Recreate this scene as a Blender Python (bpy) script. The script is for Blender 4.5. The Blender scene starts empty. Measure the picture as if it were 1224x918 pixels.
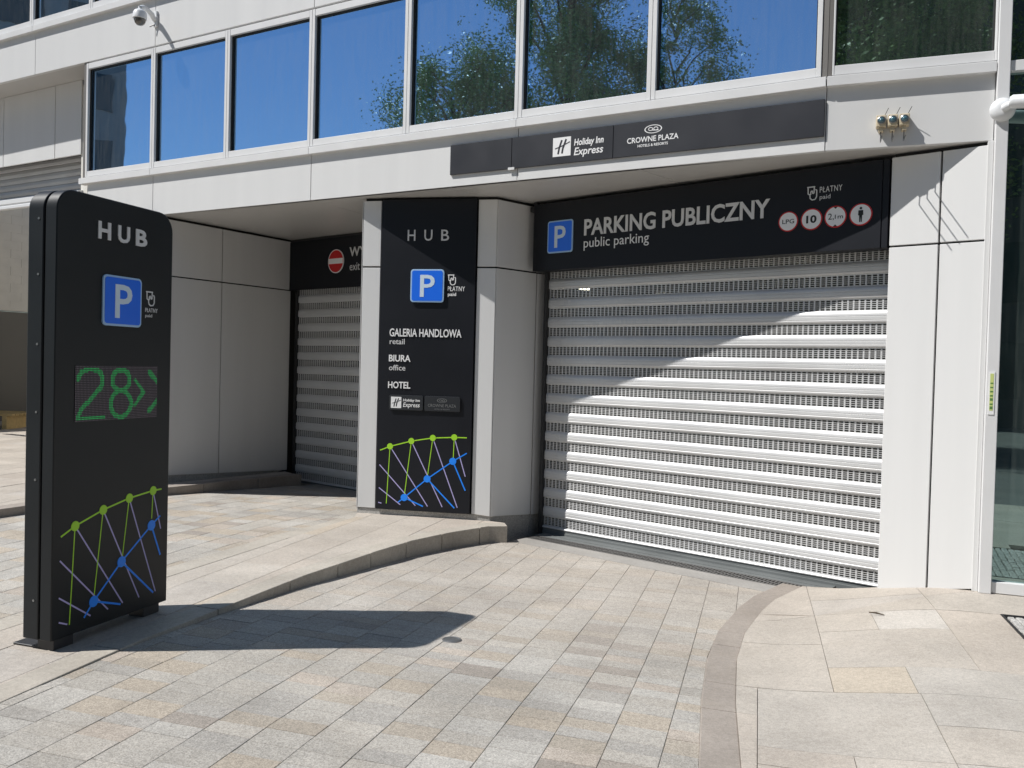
import bpy, math, random
from mathutils import Vector, Matrix
R = math.radians
rnd = random.Random(7)
sc = bpy.context.scene

# ------------------------------------------------------------------ camera
F_PX, PITCH, ROLL, EYE = 1005.8, 1.147, 1.484, 1.6
cam = bpy.data.cameras.new('camera'); camo = bpy.data.objects.new('camera', cam)
sc.collection.objects.link(camo); sc.camera = camo
cam.sensor_width = 36; cam.sensor_fit = 'HORIZONTAL'; cam.lens = F_PX / 1224 * 36
cam.clip_start = 0.05; cam.clip_end = 600
camo.matrix_world = Matrix.Translation((0, 0, EYE)) @ Matrix.Rotation(R(90 - PITCH), 4, 'X') @ Matrix.Rotation(R(ROLL), 4, 'Z')
sc.render.resolution_x = 1024; sc.render.resolution_y = 768

# ------------------------------------------------------------------ light
SUN_L = Vector((0.765, 0.16, -1.0)).normalized()          # direction the light travels
world = bpy.data.worlds.new('World'); sc.world = world; world.use_nodes = True
wn = world.node_tree; bg = wn.nodes['Background']
sky = wn.nodes.new('ShaderNodeTexSky'); sky.sky_type = 'NISHITA'; sky.sun_disc = False
sky.sun_elevation = math.asin(-SUN_L.z); sky.sun_rotation = math.atan2(-SUN_L.x, -SUN_L.y)
sky.air_density = 1.0; sky.dust_density = 0.0; sky.ozone_density = 3.0
wn.links.new(sky.outputs[0], bg.inputs[0]); bg.inputs[1].default_value = 0.066
sun = bpy.data.lights.new('sun', 'SUN'); suno = bpy.data.objects.new('sun', sun); sc.collection.objects.link(suno)
sun.energy = 4.9; sun.angle = R(0.53); sun.color = (1.0, 0.975, 0.935)
suno.rotation_euler = SUN_L.to_track_quat('-Z', 'Y').to_euler(); suno.location = (-12, -4, 20)
sc.view_settings.view_transform = 'Standard'; sc.view_settings.look = 'None'
sc.view_settings.exposure = 0.20; sc.view_settings.gamma = 1.0
sc.cycles.max_bounces = 8

# ------------------------------------------------------------------ materials
def newmat(name):
    m = bpy.data.materials.new(name); m.use_nodes = True
    return m, m.node_tree, m.node_tree.nodes['Principled BSDF']
def mat(name, col, rough=0.5, metal=0.0, spec=0.5, vary=0.0, vscale=3.0, bump=0.0, bscale=60.0, streak=False, emit=None, estr=0.0, coat=0.0):
    m, t, b = newmat(name); N = t.nodes; L = t.links
    b.inputs['Base Color'].default_value = (*col, 1); b.inputs['Roughness'].default_value = rough
    b.inputs['Metallic'].default_value = metal; b.inputs['Specular IOR Level'].default_value = spec
    if coat: b.inputs['Coat Weight'].default_value = coat; b.inputs['Coat Roughness'].default_value = 0.12
    geo = N.new('ShaderNodeNewGeometry')
    if vary:
        mp = N.new('ShaderNodeMapping'); L.new(geo.outputs['Position'], mp.inputs[0])
        if streak: mp.inputs['Scale'].default_value = (6, 6, 0.35)
        no = N.new('ShaderNodeTexNoise'); no.inputs['Scale'].default_value = vscale; no.inputs['Detail'].default_value = 6
        L.new(mp.outputs[0], no.inputs['Vector'])
        r = N.new('ShaderNodeMapRange'); r.inputs['From Min'].default_value = 0.3; r.inputs['From Max'].default_value = 0.7
        r.inputs['To Min'].default_value = 1 - vary; r.inputs['To Max'].default_value = 1 + vary
        L.new(no.outputs['Fac'], r.inputs['Value'])
        mx = N.new('ShaderNodeVectorMath'); mx.operation = 'SCALE'; mx.inputs[0].default_value = col
        L.new(r.outputs[0], mx.inputs['Scale']); L.new(mx.outputs[0], b.inputs['Base Color'])
        r2 = N.new('ShaderNodeMapRange'); r2.inputs['To Min'].default_value = max(0.02, rough - 0.08); r2.inputs['To Max'].default_value = min(1, rough + 0.1)
        L.new(no.outputs['Fac'], r2.inputs['Value']); L.new(r2.outputs[0], b.inputs['Roughness'])
    if bump:
        n2 = N.new('ShaderNodeTexNoise'); n2.inputs['Scale'].default_value = bscale; n2.inputs['Detail'].default_value = 5
        L.new(geo.outputs['Position'], n2.inputs['Vector'])
        bp = N.new('ShaderNodeBump'); bp.inputs['Strength'].default_value = bump; bp.inputs['Distance'].default_value = 0.01
        L.new(n2.outputs['Fac'], bp.inputs['Height']); L.new(bp.outputs[0], b.inputs['Normal'])
    if emit:
        b.inputs['Emission Color'].default_value = (*emit, 1); b.inputs['Emission Strength'].default_value = estr
    return m
def stone(name, base=None, speck=0.3, sscale=220.0, rough=0.75, stain=0.2, grime=(0.20, 0.165, 0.125)):
    """granite: per-piece tint attribute (or a base colour) times crystals, blotches and wear"""
    m, t, b = newmat(name); N = t.nodes; L = t.links
    geo = N.new('ShaderNodeNewGeometry')
    if base: src = N.new('ShaderNodeRGB'); src.outputs[0].default_value = (*base, 1); co = src.outputs[0]
    else: src = N.new('ShaderNodeAttribute'); src.attribute_name = 'tint'; co = src.outputs['Color']
    def noise(s, d, det=4):
        n = N.new('ShaderNodeTexNoise'); n.inputs['Scale'].default_value = s; n.inputs['Detail'].default_value = det
        n.inputs['Roughness'].default_value = d; L.new(geo.outputs['Position'], n.inputs['Vector']); return n
    def rng(sock, a, b_, lo, hi):
        r = N.new('ShaderNodeMapRange'); r.inputs['From Min'].default_value = a; r.inputs['From Max'].default_value = b_
        r.inputs['To Min'].default_value = lo; r.inputs['To Max'].default_value = hi; L.new(sock, r.inputs['Value']); return r.outputs[0]
    def scale(v, s):
        x = N.new('ShaderNodeVectorMath'); x.operation = 'SCALE'; L.new(v, x.inputs[0]); L.new(s, x.inputs['Scale']); return x.outputs[0]
    v = N.new('ShaderNodeTexVoronoi'); v.inputs['Scale'].default_value = sscale; L.new(geo.outputs['Position'], v.inputs['Vector'])
    sep = N.new('ShaderNodeSeparateColor'); L.new(v.outputs['Color'], sep.inputs[0])
    c = scale(co, rng(sep.outputs[0], 0, 1, 1 - speck, 1 + speck))
    c = scale(c, rng(noise(38, 0.7).outputs['Fac'], 0.3, 0.7, 0.88, 1.12))
    c = scale(c, rng(noise(1.3, 0.6, 6).outputs['Fac'], 0.32, 0.68, 1 - stain * 0.6, 1 + stain * 0.35))
    mx = N.new('ShaderNodeMix'); mx.data_type = 'RGBA'; mx.inputs[7].default_value = (*grime, 1)
    L.new(rng(noise(2.3, 0.7, 8).outputs['Fac'], 0.5, 0.85, 0.0, stain * 1.1), mx.inputs[0]); L.new(c, mx.inputs[6])
    L.new(mx.outputs[2], b.inputs['Base Color'])
    b.inputs['Roughness'].default_value = rough; b.inputs['Specular IOR Level'].default_value = 0.35
    bp = N.new('ShaderNodeBump'); bp.inputs['Strength'].default_value = 0.25; bp.inputs['Distance'].default_value = 0.002
    L.new(noise(160, 0.7).outputs['Fac'], bp.inputs['Height']); L.new(bp.outputs[0], b.inputs['Normal'])
    return m
def glass_mat(name, tint, body, refl):
    """coated facade glass: tinted mirror reflection over a dark body, faint film of dust streaks"""
    m, t, b = newmat(name); N = t.nodes; L = t.links; out = N['Material Output']
    g = N.new('ShaderNodeBsdfGlossy'); g.inputs['Color'].default_value = (*tint, 1); g.inputs['Roughness'].default_value = 0.012
    d = N.new('ShaderNodeBsdfDiffuse'); d.inputs['Color'].default_value = (*body, 1)
    du = N.new('ShaderNodeBsdfDiffuse'); du.inputs['Color'].default_value = (0.45, 0.45, 0.42, 1)
    lw = N.new('ShaderNodeFresnel'); lw.inputs['IOR'].default_value = 1.5
    r = N.new('ShaderNodeMapRange'); r.inputs['From Min'].default_value = 0.04; r.inputs['From Max'].default_value = 0.6
    r.inputs['To Min'].default_value = refl; r.inputs['To Max'].default_value = 0.9; L.new(lw.outputs[0], r.inputs['Value'])
    m1 = N.new('ShaderNodeMixShader'); L.new(r.outputs[0], m1.inputs[0]); L.new(d.outputs[0], m1.inputs[1]); L.new(g.outputs[0], m1.inputs[2])
    geo = N.new('ShaderNodeNewGeometry'); mp = N.new('ShaderNodeMapping'); mp.inputs['Scale'].default_value = (14, 14, 1.2); L.new(geo.outputs['Position'], mp.inputs[0])
    no = N.new('ShaderNodeTexNoise'); no.inputs['Scale'].default_value = 2.0; no.inputs['Detail'].default_value = 8; no.inputs['Roughness'].default_value = 0.7; L.new(mp.outputs[0], no.inputs['Vector'])
    r3 = N.new('ShaderNodeMapRange'); r3.inputs['From Min'].default_value = 0.35; r3.inputs['From Max'].default_value = 0.8
    r3.inputs['To Min'].default_value = 0.015; r3.inputs['To Max'].default_value = 0.10; L.new(no.outputs['Fac'], r3.inputs['Value'])
    m2 = N.new('ShaderNodeMixShader'); L.new(r3.outputs[0], m2.inputs[0]); L.new(m1.outputs[0], m2.inputs[1]); L.new(du.outputs[0], m2.inputs[2])
    L.new(m2.outputs[0], out.inputs['Surface'])
    n4 = N.new('ShaderNodeTexNoise'); n4.inputs['Scale'].default_value = 1.1; L.new(geo.outputs['Position'], n4.inputs['Vector'])
    bp = N.new('ShaderNodeBump'); bp.inputs['Strength'].default_value = 0.10; bp.inputs['Distance'].default_value = 0.02
    L.new(n4.outputs['Fac'], bp.inputs['Height']); L.new(bp.outputs[0], g.inputs['Normal'])
    N.remove(b); return m

M = {}
M['alu'] = mat('white_aluminium_cladding', (0.67, 0.67, 0.665), 0.40, 0.0, 0.5, vary=0.022, vscale=0.9, streak=True)
M['frame'] = mat('window_frame_white', (0.69, 0.69, 0.69), 0.38, vary=0.03)
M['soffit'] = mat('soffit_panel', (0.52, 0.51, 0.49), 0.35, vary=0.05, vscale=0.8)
M['gap'] = mat('dark_joint', (0.02, 0.02, 0.02), 0.8)
M['core'] = mat('backing_wall', (0.07, 0.07, 0.07), 0.8)
M['jamb'] = mat('bronze_jamb', (0.16, 0.15, 0.14), 0.5)
M['glass'] = glass_mat('blue_coated_glass', (0.44, 0.71, 1.0), (0.02, 0.06, 0.10), 0.92)
M['glassg'] = glass_mat('green_dark_glass', (0.58, 0.82, 0.80), (0.006, 0.018, 0.018), 0.42)
M['shut'] = mat('shutter_aluminium', (0.62, 0.62, 0.62), 0.36, 0.25, 0.5, vary=0.05, vscale=2.0)
M['seal'] = mat('grey_bottom_seal', (0.14, 0.15, 0.15), 0.6, vary=0.1)
M['board'] = mat('black_sign_board', (0.007, 0.008, 0.012), 0.45, 0, 0.3, vary=0.12, vscale=1.5)
M['totem'] = mat('black_powder_coat', (0.008, 0.010, 0.012), 0.42, 0, 0.35, vary=0.1, vscale=2.0, bump=0.03, bscale=900)
M['banner'] = mat('dark_banner_panel', (0.019, 0.020, 0.026), 0.45, vary=0.10, vscale=3)
M['letter'] = mat('brushed_white_letter', (0.66, 0.66, 0.66), 0.4)
M['white'] = mat('white_print', (0.8, 0.8, 0.8), 0.45)
M['psign'] = mat('blue_sign_face', (0.006, 0.15, 0.85), 0.35)
M['pborder'] = mat('pale_blue_border', (0.36, 0.55, 0.80), 0.35)
M['pwhite'] = mat('pale_reflective', (0.62, 0.74, 0.85), 0.4)
M['red'] = mat('red_sign', (0.55, 0.012, 0.012), 0.4)
M['ink'] = mat('black_ink', (0.01, 0.01, 0.01), 0.5)
M['green'] = mat('lime_print', (0.36, 0.68, 0.025), 0.45)
M['blue'] = mat('blue_print', (0.006, 0.24, 0.95), 0.45)
M['lilac'] = mat('lilac_print', (0.42, 0.38, 0.68), 0.5)
M['plate'] = mat('dark_plate', (0.022, 0.024, 0.028), 0.3)
M['ledbg'] = mat('led_module', (0.018, 0.016, 0.020), 0.5)
M['ledoff'] = mat('led_off', (0.26, 0.20, 0.24), 0.5)
M['ledon'] = mat('led_lit_green', (0.02, 0.30, 0.08), 0.4, emit=(0.05, 0.9, 0.22), estr=0.20)
M['steel'] = mat('steel', (0.30, 0.30, 0.30), 0.35, 0.8)
M['dark'] = mat('dark_metal', (0.025, 0.025, 0.027), 0.45)
M['plastic'] = mat('white_plastic', (0.70, 0.71, 0.72), 0.35)
M['beige'] = mat('aged_beige_plastic', (0.55, 0.47, 0.33), 0.55, vary=0.15, vscale=30)
M['lens'] = mat('blue_grey_lens', (0.06, 0.13, 0.16), 0.12, coat=1.0)
M['dome'] = mat('smoked_dome', (0.10, 0.09, 0.08), 0.08, coat=1.0)
M['paver'] = stone('granite_pavers', speck=0.30, sscale=210, stain=0.27)
M['slab'] = stone('pale_granite_slabs', speck=0.16, sscale=240, stain=0.26)
M['kerbl'] = stone('pale_kerb_stone', (0.41, 0.375, 0.325), speck=0.12, sscale=260, stain=0.3, rough=0.8)
M['kerb'] = stone('kerb_stone', (0.31, 0.272, 0.238), speck=0.12, sscale=260, stain=0.3, rough=0.8)
M['plinth'] = stone('grey_granite_plinth', (0.42, 0.41, 0.39), speck=0.35, sscale=190, stain=0.25)
M['bed'] = stone('sanded_joint', (0.27, 0.24, 0.20), speck=0.2, sscale=400, stain=0.2)
M['conc'] = stone('drain_concrete', (0.33, 0.315, 0.295), speck=0.08, sscale=300, stain=0.3)
M['grate'] = mat('cast_grating', (0.17, 0.165, 0.16), 0.55, 0.5)
M['block'] = mat('beige_masonry', (0.72, 0.70, 0.65), 0.85, vary=0.05, vscale=4)
M['sheet'] = mat('stainless_sheet', (0.10, 0.096, 0.09), 0.42, 0.6, vary=0.08, vscale=0.7)
M['wood'] = mat('pallet_wood', (0.50, 0.36, 0.16), 0.75, vary=0.15, vscale=12)
M['floor'] = mat('garage_concrete', (0.22, 0.215, 0.21), 0.7, vary=0.1)
M['tube'] = mat('fluorescent_tube', (0.8, 0.8, 0.7), 0.4, emit=(1.0, 0.95, 0.72), estr=14.0)
M['bark'] = mat('bark', (0.085, 0.065, 0.045), 0.9, vary=0.25, vscale=8)
M['leaf'] = mat('leaf_green', (0.20, 0.30, 0.09), 0.55, vary=0.35, vscale=1.3)
M['leafd'] = mat('leaf_dark_green', (0.19, 0.27, 0.08), 0.55, vary=0.35, vscale=1.3)
M['street'] = stone('darkened_street', (0.15, 0.145, 0.14), speck=0.1, sscale=50, stain=0.3)  # asphalt tone kept low to stand for street shadows and cut bounced light
M['facade_dark'] = mat('dark_facade', (0.055, 0.06, 0.062), 0.5, vary=0.1)
M['facade_pale'] = mat('pale_facade', (0.26, 0.27, 0.28), 0.6, vary=0.05)
M['facade_glass'] = mat('opposite_glass', (0.02, 0.045, 0.05), 0.08, 0.0, 0.6)
M['cobble'] = stone('small_cobbles', (0.42, 0.41, 0.39), speck=0.3, sscale=120, stain=0.2)
M['yellow'] = mat('yellow_green_label', (0.55, 0.62, 0.22), 0.5)
M['labgreen'] = mat('dark_green_label', (0.10, 0.22, 0.06), 0.5)

# ------------------------------------------------------------------ mesh helpers
class MB:
    def __init__(s): s.v = []; s.f = []; s.m = []; s.c = []
    def face(s, pts, mi=0, col=(1, 1, 1)):
        i = len(s.v); s.v += [tuple(p) for p in pts]; s.f.append(tuple(range(i, i + len(pts)))); s.m.append(mi); s.c.append(col)
    def faces(s, vs, fs, mi=0, col=(1, 1, 1)):
        i = len(s.v); s.v += [tuple(p) for p in vs]
        for f in fs: s.f.append(tuple(i + k for k in f)); s.m.append(mi); s.c.append(col)
    def box(s, x0, x1, y0, y1, z0, z1, mi=0):
        v = [(x, y, z) for z in (z0, z1) for y in (y0, y1) for x in (x0, x1)]
        s.faces(v, [(0, 2, 3, 1), (4, 5, 7, 6), (0, 1, 5, 4), (1, 3, 7, 5), (3, 2, 6, 7), (2, 0, 4, 6)], mi)
    def prism_y(s, pts, y0, y1, mi=0):       # pts in (x,z), CCW seen from -y; extruded from y0 (front, smaller) to y1
        n = len(pts); v = [(x, y0, z) for x, z in pts] + [(x, y1, z) for x, z in pts]
        fs = [tuple(range(n)), tuple(range(2 * n - 1, n - 1, -1))] + [(i, i + n, (i + 1) % n + n, (i + 1) % n) for i in range(n)]
        s.faces(v, fs, mi)
    def prism_x(s, pts, x0, x1, mi=0):       # pts in (y,z)
        n = len(pts); v = [(x0, y, z) for y, z in pts] + [(x1, y, z) for y, z in pts]
        fs = [tuple(range(n)), tuple(range(2 * n - 1, n - 1, -1))] + [(i, i + n, (i + 1) % n + n, (i + 1) % n) for i in range(n)]
        s.faces(v, fs, mi)
    def prism_z(s, pts, z0, z1, mi=0, col=(1, 1, 1)):
        n = len(pts); f0 = z0 if callable(z0) else (lambda p: z0); f1 = z1 if callable(z1) else (lambda p: z1)
        v = [(x, y, f0((x, y))) for x, y in pts] + [(x, y, f1((x, y))) for x, y in pts]
        fs = [tuple(range(n - 1, -1, -1)), tuple(range(n, 2 * n))] + [(i, (i + 1) % n, (i + 1) % n + n, i + n) for i in range(n)]
        s.faces(v, fs, mi, col)
    def tube(s, pts, r, n=8, mi=0):
        pts = [Vector(p) for p in pts]; rr = r if isinstance(r, (list, tuple)) else [r] * len(pts); rings = []
        for i, p in enumerate(pts):
            t = (pts[min(i + 1, len(pts) - 1)] - pts[max(i - 1, 0)]).normalized()
            a = t.cross(Vector((0, 0, 1)) if abs(t.z) < 0.95 else Vector((1, 0, 0))).normalized(); b = t.cross(a)
            rings.append([p + (a * math.cos(k * 2 * math.pi / n) + b * math.sin(k * 2 * math.pi / n)) * rr[i] for k in range(n)])
        v = [q for g in rings for q in g]; fs = []
        for i in range(len(pts) - 1):
            for k in range(n): fs.append((i * n + k, i * n + (k + 1) % n, (i + 1) * n + (k + 1) % n, (i + 1) * n + k))
        fs.append(tuple(range(n - 1, -1, -1))); fs.append(tuple((len(pts) - 1) * n + k for k in range(n)))
        s.faces(v, fs, mi)
    def lathe(s, prof, c=(0, 0, 0), axis='z', n=24, mi=0):   # prof: (radius, height)
        v = []; fs = []
        for r_, h in prof:
            for k in range(n):
                a = 2 * math.pi * k / n; x, y = r_ * math.cos(a), r_ * math.sin(a)
                p = (x, y, h) if axis == 'z' else (x, h, y)
                v.append((p[0] + c[0], p[1] + c[1], p[2] + c[2]))
        for i in range(len(prof) - 1):
            for k in range(n): fs.append((i * n + k, i * n + (k + 1) % n, (i + 1) * n + (k + 1) % n, (i + 1) * n + k))
        fs.append(tuple(range(n))); fs.append(tuple((len(prof) - 1) * n + k for k in range(n)))
        s.faces(v, fs, mi)

ORG = {}
def link(o): sc.collection.objects.link(o); return o
def tag(o, label=None, cat=None, group=None, kind=None):
    if label: o['label'] = label
    if cat: o['category'] = cat
    if group: o['group'] = group
    if kind: o['kind'] = kind
    return o
def setparent(o, parent, local):
    if parent is not None:
        o.parent = parent
        if not local: o.location = Vector(o.location) - ORG.get(parent.name, Vector((0, 0, 0)))
def obj(name, mb, mats, parent=None, loc=(0, 0, 0), rz=0.0, bevel=0.0, smooth=False, local=False, tint=False, segs=1, label=None, kind=None):
    """one mesh object; loc/rz are world values unless local"""
    me = mb
    if isinstance(mb, MB):
        me = bpy.data.meshes.new(name); me.from_pydata(mb.v, [], mb.f)
        for m in (mats if isinstance(mats, (list, tuple)) else [mats]): me.materials.append(M[m])
        me.polygons.foreach_set('material_index', mb.m)
        if tint:
            ca = me.attributes.new('tint', 'FLOAT_COLOR', 'CORNER'); data = []
            for p, c in zip(me.polygons, mb.c): data += [c[0], c[1], c[2], 1.0] * p.loop_total
            ca.data.foreach_set('color', data)
        me.update()
        if not tint:
            import bmesh
            bm = bmesh.new(); bm.from_mesh(me); bmesh.ops.remove_doubles(bm, verts=bm.verts, dist=1e-5)
            bmesh.ops.recalc_face_normals(bm, faces=bm.faces); bm.to_mesh(me); bm.free()
        if smooth:
            me.polygons.foreach_set('use_smooth', [True] * len(me.polygons))
            try: me.set_sharp_from_angle(angle=R(38))
            except Exception: pass
    o = bpy.data.objects.new(name, me); link(o)
    o.location = loc; o.rotation_euler = (0, 0, rz)
    ORG[o.name] = Vector(loc)
    setparent(o, parent, local)
    if bevel:
        b = o.modifiers.new('bevel', 'BEVEL'); b.width = bevel; b.segments = segs; b.limit_method = 'ANGLE'; b.angle_limit = R(40); b.harden_normals = False
    if label: o['label'] = label
    if kind: o['kind'] = kind
    return o
def empty(name, loc, label=None, cat=None, group=None, kind=None):
    o = bpy.data.objects.new(name, None); link(o); o.location = loc; o.empty_display_size = 0.2
    ORG[o.name] = Vector(loc); return tag(o, label, cat, group, kind)

class Frame:
    """wall frame: local x runs along the wall, local -y points out of the wall towards the street, z is world height"""
    def __init__(s, a, b):
        s.o = Vector((a[0], a[1], 0)); d = Vector((b[0] - a[0], b[1] - a[1], 0)); s.len = d.length; s.u = d.normalized()
        s.rz = math.atan2(s.u.y, s.u.x); s.n = Vector((s.u.y, -s.u.x, 0))
    def P(s, u, d=0.0, z=0.0): return s.o + s.u * u + s.n * d + Vector((0, 0, z))
    def xy(s, u, d=0.0): p = s.P(u, d); return (p.x, p.y)
    def uv(s, p): q = Vector((p[0], p[1], 0)) - s.o; return q.dot(s.u), q.dot(s.n)
def wall(name, fr, mb, mats, parent, **k):
    """mesh given in frame coordinates (x=u, y=-d, z) placed by the frame"""
    return obj(name, mb, mats, parent, loc=tuple(fr.o), rz=fr.rz, **k)
def panel(name, fr, u0, u1, z0, z1, d0, d1, m, parent, z0b=None, bevel=0.003, **k):
    mb = MB(); zb = z0 if z0b is None else z0b
    mb.prism_y([(u0, z0), (u1, zb), (u1, z1), (u0, z1)], -d1, -d0)
    return wall(name, fr, mb, m, parent, bevel=bevel, **k)

_fc = {}
def glyphs(s, bold=0.0, shear=0.0, spacing=1.0):
    key = (s, bold, shear, spacing)
    if key in _fc: return _fc[key]
    cu = bpy.data.curves.new('t', 'FONT'); cu.body = s; cu.size = 1; cu.offset = bold; cu.shear = shear; cu.space_character = spacing
    cu.resolution_u = 3; cu.fill_mode = 'FRONT'
    o = bpy.data.objects.new('t', cu); link(o)
    dg = bpy.context.evaluated_depsgraph_get(); me = bpy.data.meshes.new_from_object(o.evaluated_get(dg))
    v = [tuple(p.co) for p in me.vertices]; f = [tuple(p.vertices) for p in me.polygons]
    ed = {}
    for p in f:
        for i in range(len(p)):
            e = (p[i], p[(i + 1) % len(p)]); ed[e] = 1
    border = [e for e in ed if (e[1], e[0]) not in ed]
    bpy.data.objects.remove(o); bpy.data.curves.remove(cu); bpy.data.meshes.remove(me)
    _fc[key] = (v, f, border); return _fc[key]
def text(mb, s, u0, u1, z0, z1, d0, depth=0.003, bold=0.0, shear=0.0, spacing=1.0, mi=0):
    """letters fitted to the box u0..u1, z0..z1 in a frame, standing from d0 out by depth"""
    v, f, border = glyphs(s, bold, shear, spacing)
    if not v: return
    xs = [p[0] for p in v]; ys = [p[1] for p in v]; x0, y0 = min(xs), min(ys); sx = (u1 - u0) / (max(xs) - x0); sy = (z1 - z0) / (max(ys) - y0)
    def T(p, d): return (u0 + (p[0] - x0) * sx, -d, z0 + (p[1] - y0) * sy)
    n = len(v); vs = [T(p, d0 + depth) for p in v] + [T(p, d0) for p in v]
    up = f[0]; a, b, c = (Vector(v[up[i]]) for i in range(3)); flip = (b - a).cross(c - a).z < 0
    fs = [tuple(reversed(p)) if flip else p for p in f]
    fs += [(a, a + n, b + n, b) if not flip else (b, b + n, a + n, a) for a, b in border]
    mb.faces(vs, fs, mi)
def rrect(cx, cz, w, h, r, n=5):
    pts = []
    for sx, sz, a0 in ((1, -1, -90), (1, 1, 0), (-1, 1, 90), (-1, -1, 180)):
        for k in range(n + 1):
            a = R(a0 + 90 * k / n); pts.append((cx + sx * (w / 2 - r) + r * math.cos(a), cz + sz * (h / 2 - r) + r * math.sin(a)))
    return pts
def disc(cx, cz, r, rx=None, n=28):
    return [(cx + (rx or r) * math.cos(2 * math.pi * k / n), cz + r * math.sin(2 * math.pi * k / n)) for k in range(n)]
def stroke(mb, a, b, w, d0, depth=0.002, mi=0):
    a = Vector((a[0], a[1])); b = Vector((b[0], b[1])); t = (b - a).normalized(); n = Vector((t.y, -t.x)) * w / 2
    mb.prism_y([tuple(a + n), tuple(b + n), tuple(b - n), tuple(a - n)], -(d0 + depth), -d0, mi)
def polyline(mb, pts, w, d0, depth=0.002, mi=0, closed=False):
    q = pts + [pts[0]] if closed else pts
    for i in range(len(q) - 1): stroke(mb, q[i], q[i + 1], w, d0, depth + 0.00004 * (i % 2), mi)

# ------------------------------------------------------------------ plan of the place (metres)
P1 = Frame((-4.399, 10.661), (2.491, 6.866))     # upper facade, long part
P2 = Frame((2.491, 6.866), (3.616, 6.442))       # upper facade, short turned part
G = Frame((0.205, 9.267), (3.021, 6.916))        # car park entrance wall
COL = Frame((-1.687, 9.304), (-0.198, 9.014))    # column front
SIDE = Frame((-0.198, 9.014), (0.356, 9.538))    # column right face
REC = Frame((-4.429, 10.902), (-3.352, 12.642))  # wall by the exit
G2 = Frame((-3.352, 12.642), (-2.132, 11.683))   # exit shutter
BW = Frame((-8.103, 13.214), (-6.304, 12.199))   # recessed wall over loading bay
TOT = Frame((-2.534, 4.66), (-2.246, 5.524))     # totem face
ZJ, ZS, ZF = 2.662, 3.385, 3.42
A_DIR = Vector((math.sin(R(16.4)), math.cos(R(16.4)))); B_DIR = Vector((A_DIR.y, -A_DIR.x))

def interp(x, ks):
    if x <= ks[0][0]: return ks[0][1]
    for (a, fa), (b, fb) in zip(ks, ks[1:]):
        if x <= b: return fa + (fb - fa) * (x - a) / (b - a)
    return ks[-1][1]
def z_drive(p): return interp(G.uv(p)[1], [(0, -.24), (1, -.225), (2, -.205), (3, -.16), (4, -.105), (5, -.07), (6, -.06)])
def z_exit(p): return interp(G2.uv(p)[1], [(0, -.20), (1, -.16), (2.5, -.085), (3.5, -.062)])
def z_isl(p): return -.06
L1 = [(-3.2, 1.0), (-2.397, 3.974), (-2.137, 4.931), (-1.842, 5.756), (-1.566, 6.532), (-1.366, 6.961), (-1.144, 7.451), (-0.894, 7.916), (-0.56, 8.36), (-0.197, 8.715), (-0.005, 8.748)]
L2 = [(0.23, 1.0), (0.848, 3.598), (1.056, 4.473), (1.27, 5.25), (1.492, 5.862), (1.806, 6.503), (2.02, 6.86), (2.42, 7.36)]
L3 = [(-9.4, 1.0), (-5.17, 8.50), (-4.22, 10.36), (-3.55, 11.50), (-3.02, 12.20)]
def segdist(p, poly):
    best = 1e9; p = Vector(p)
    for a, b in zip(poly, poly[1:]):
        a = Vector(a); b = Vector(b); t = max(0, min(1, (p - a).dot(b - a) / (b - a).length_squared)); best = min(best, (p - a - (b - a) * t).length)
    return best
def z_right(p):
    s = segdist(p, L2); t = min(1, max(0, (s - 0.17) / 1.35)); t = t * t * (3 - 2 * t)
    zb = interp(G.uv(p)[1], [(0, -.03), (1.5, -.05)])
    return (z_drive(p) + 0.012) * (1 - t) + zb * t
def z_left(p): return interp(p[1], [(7.5, -.03), (9.5, .0), (10.4, .0), (11.5, -.03), (13, -.06)])  if p[0] > -5.3 else interp(p[1], [(7.5, -.03), (10, .03)])
def offset(poly, d):
    out = []
    for i, p in enumerate(poly):
        p = Vector(p); t = (Vector(poly[min(i + 1, len(poly) - 1)]) - Vector(poly[max(i - 1, 0)])).normalized()
        out.append(tuple(p + Vector((-t.y, t.x)) * d))
    return out
def clip(poly, quad):
    """subject polygon clipped by a convex counter-clockwise quad"""
    out = list(poly)
    for i in range(len(quad)):
        a = quad[i]; b = quad[(i + 1) % len(quad)]; inp = out; out = []
        def side(p): return (b[0] - a[0]) * (p[1] - a[1]) - (b[1] - a[1]) * (p[0] - a[0])
        for j in range(len(inp)):
            p, q = inp[j - 1], inp[j]; sp, sq = side(p), side(q)
            if (sp >= 0) != (sq >= 0):
                t = sp / (sp - sq); out.append((p[0] + (q[0] - p[0]) * t, p[1] + (q[1] - p[1]) * t))
            if sq >= 0: out.append(q)
        if not out: return []
    res = []
    for p in out:
        if not res or (abs(p[0] - res[-1][0]) + abs(p[1] - res[-1][1])) > 1e-4: res.append(p)
    if len(res) > 1 and (abs(res[0][0] - res[-1][0]) + abs(res[0][1] - res[-1][1])) < 1e-4: res.pop()
    return res
def area(p): return 0.5 * sum(p[i - 1][0] * p[i][1] - p[i][0] * p[i - 1][1] for i in range(len(p)))
def ccw(p): return p if area(p) > 0 else p[::-1]
def ab(a, b): q = B_DIR * b + A_DIR * a; return (q.x, q.y)
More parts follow.
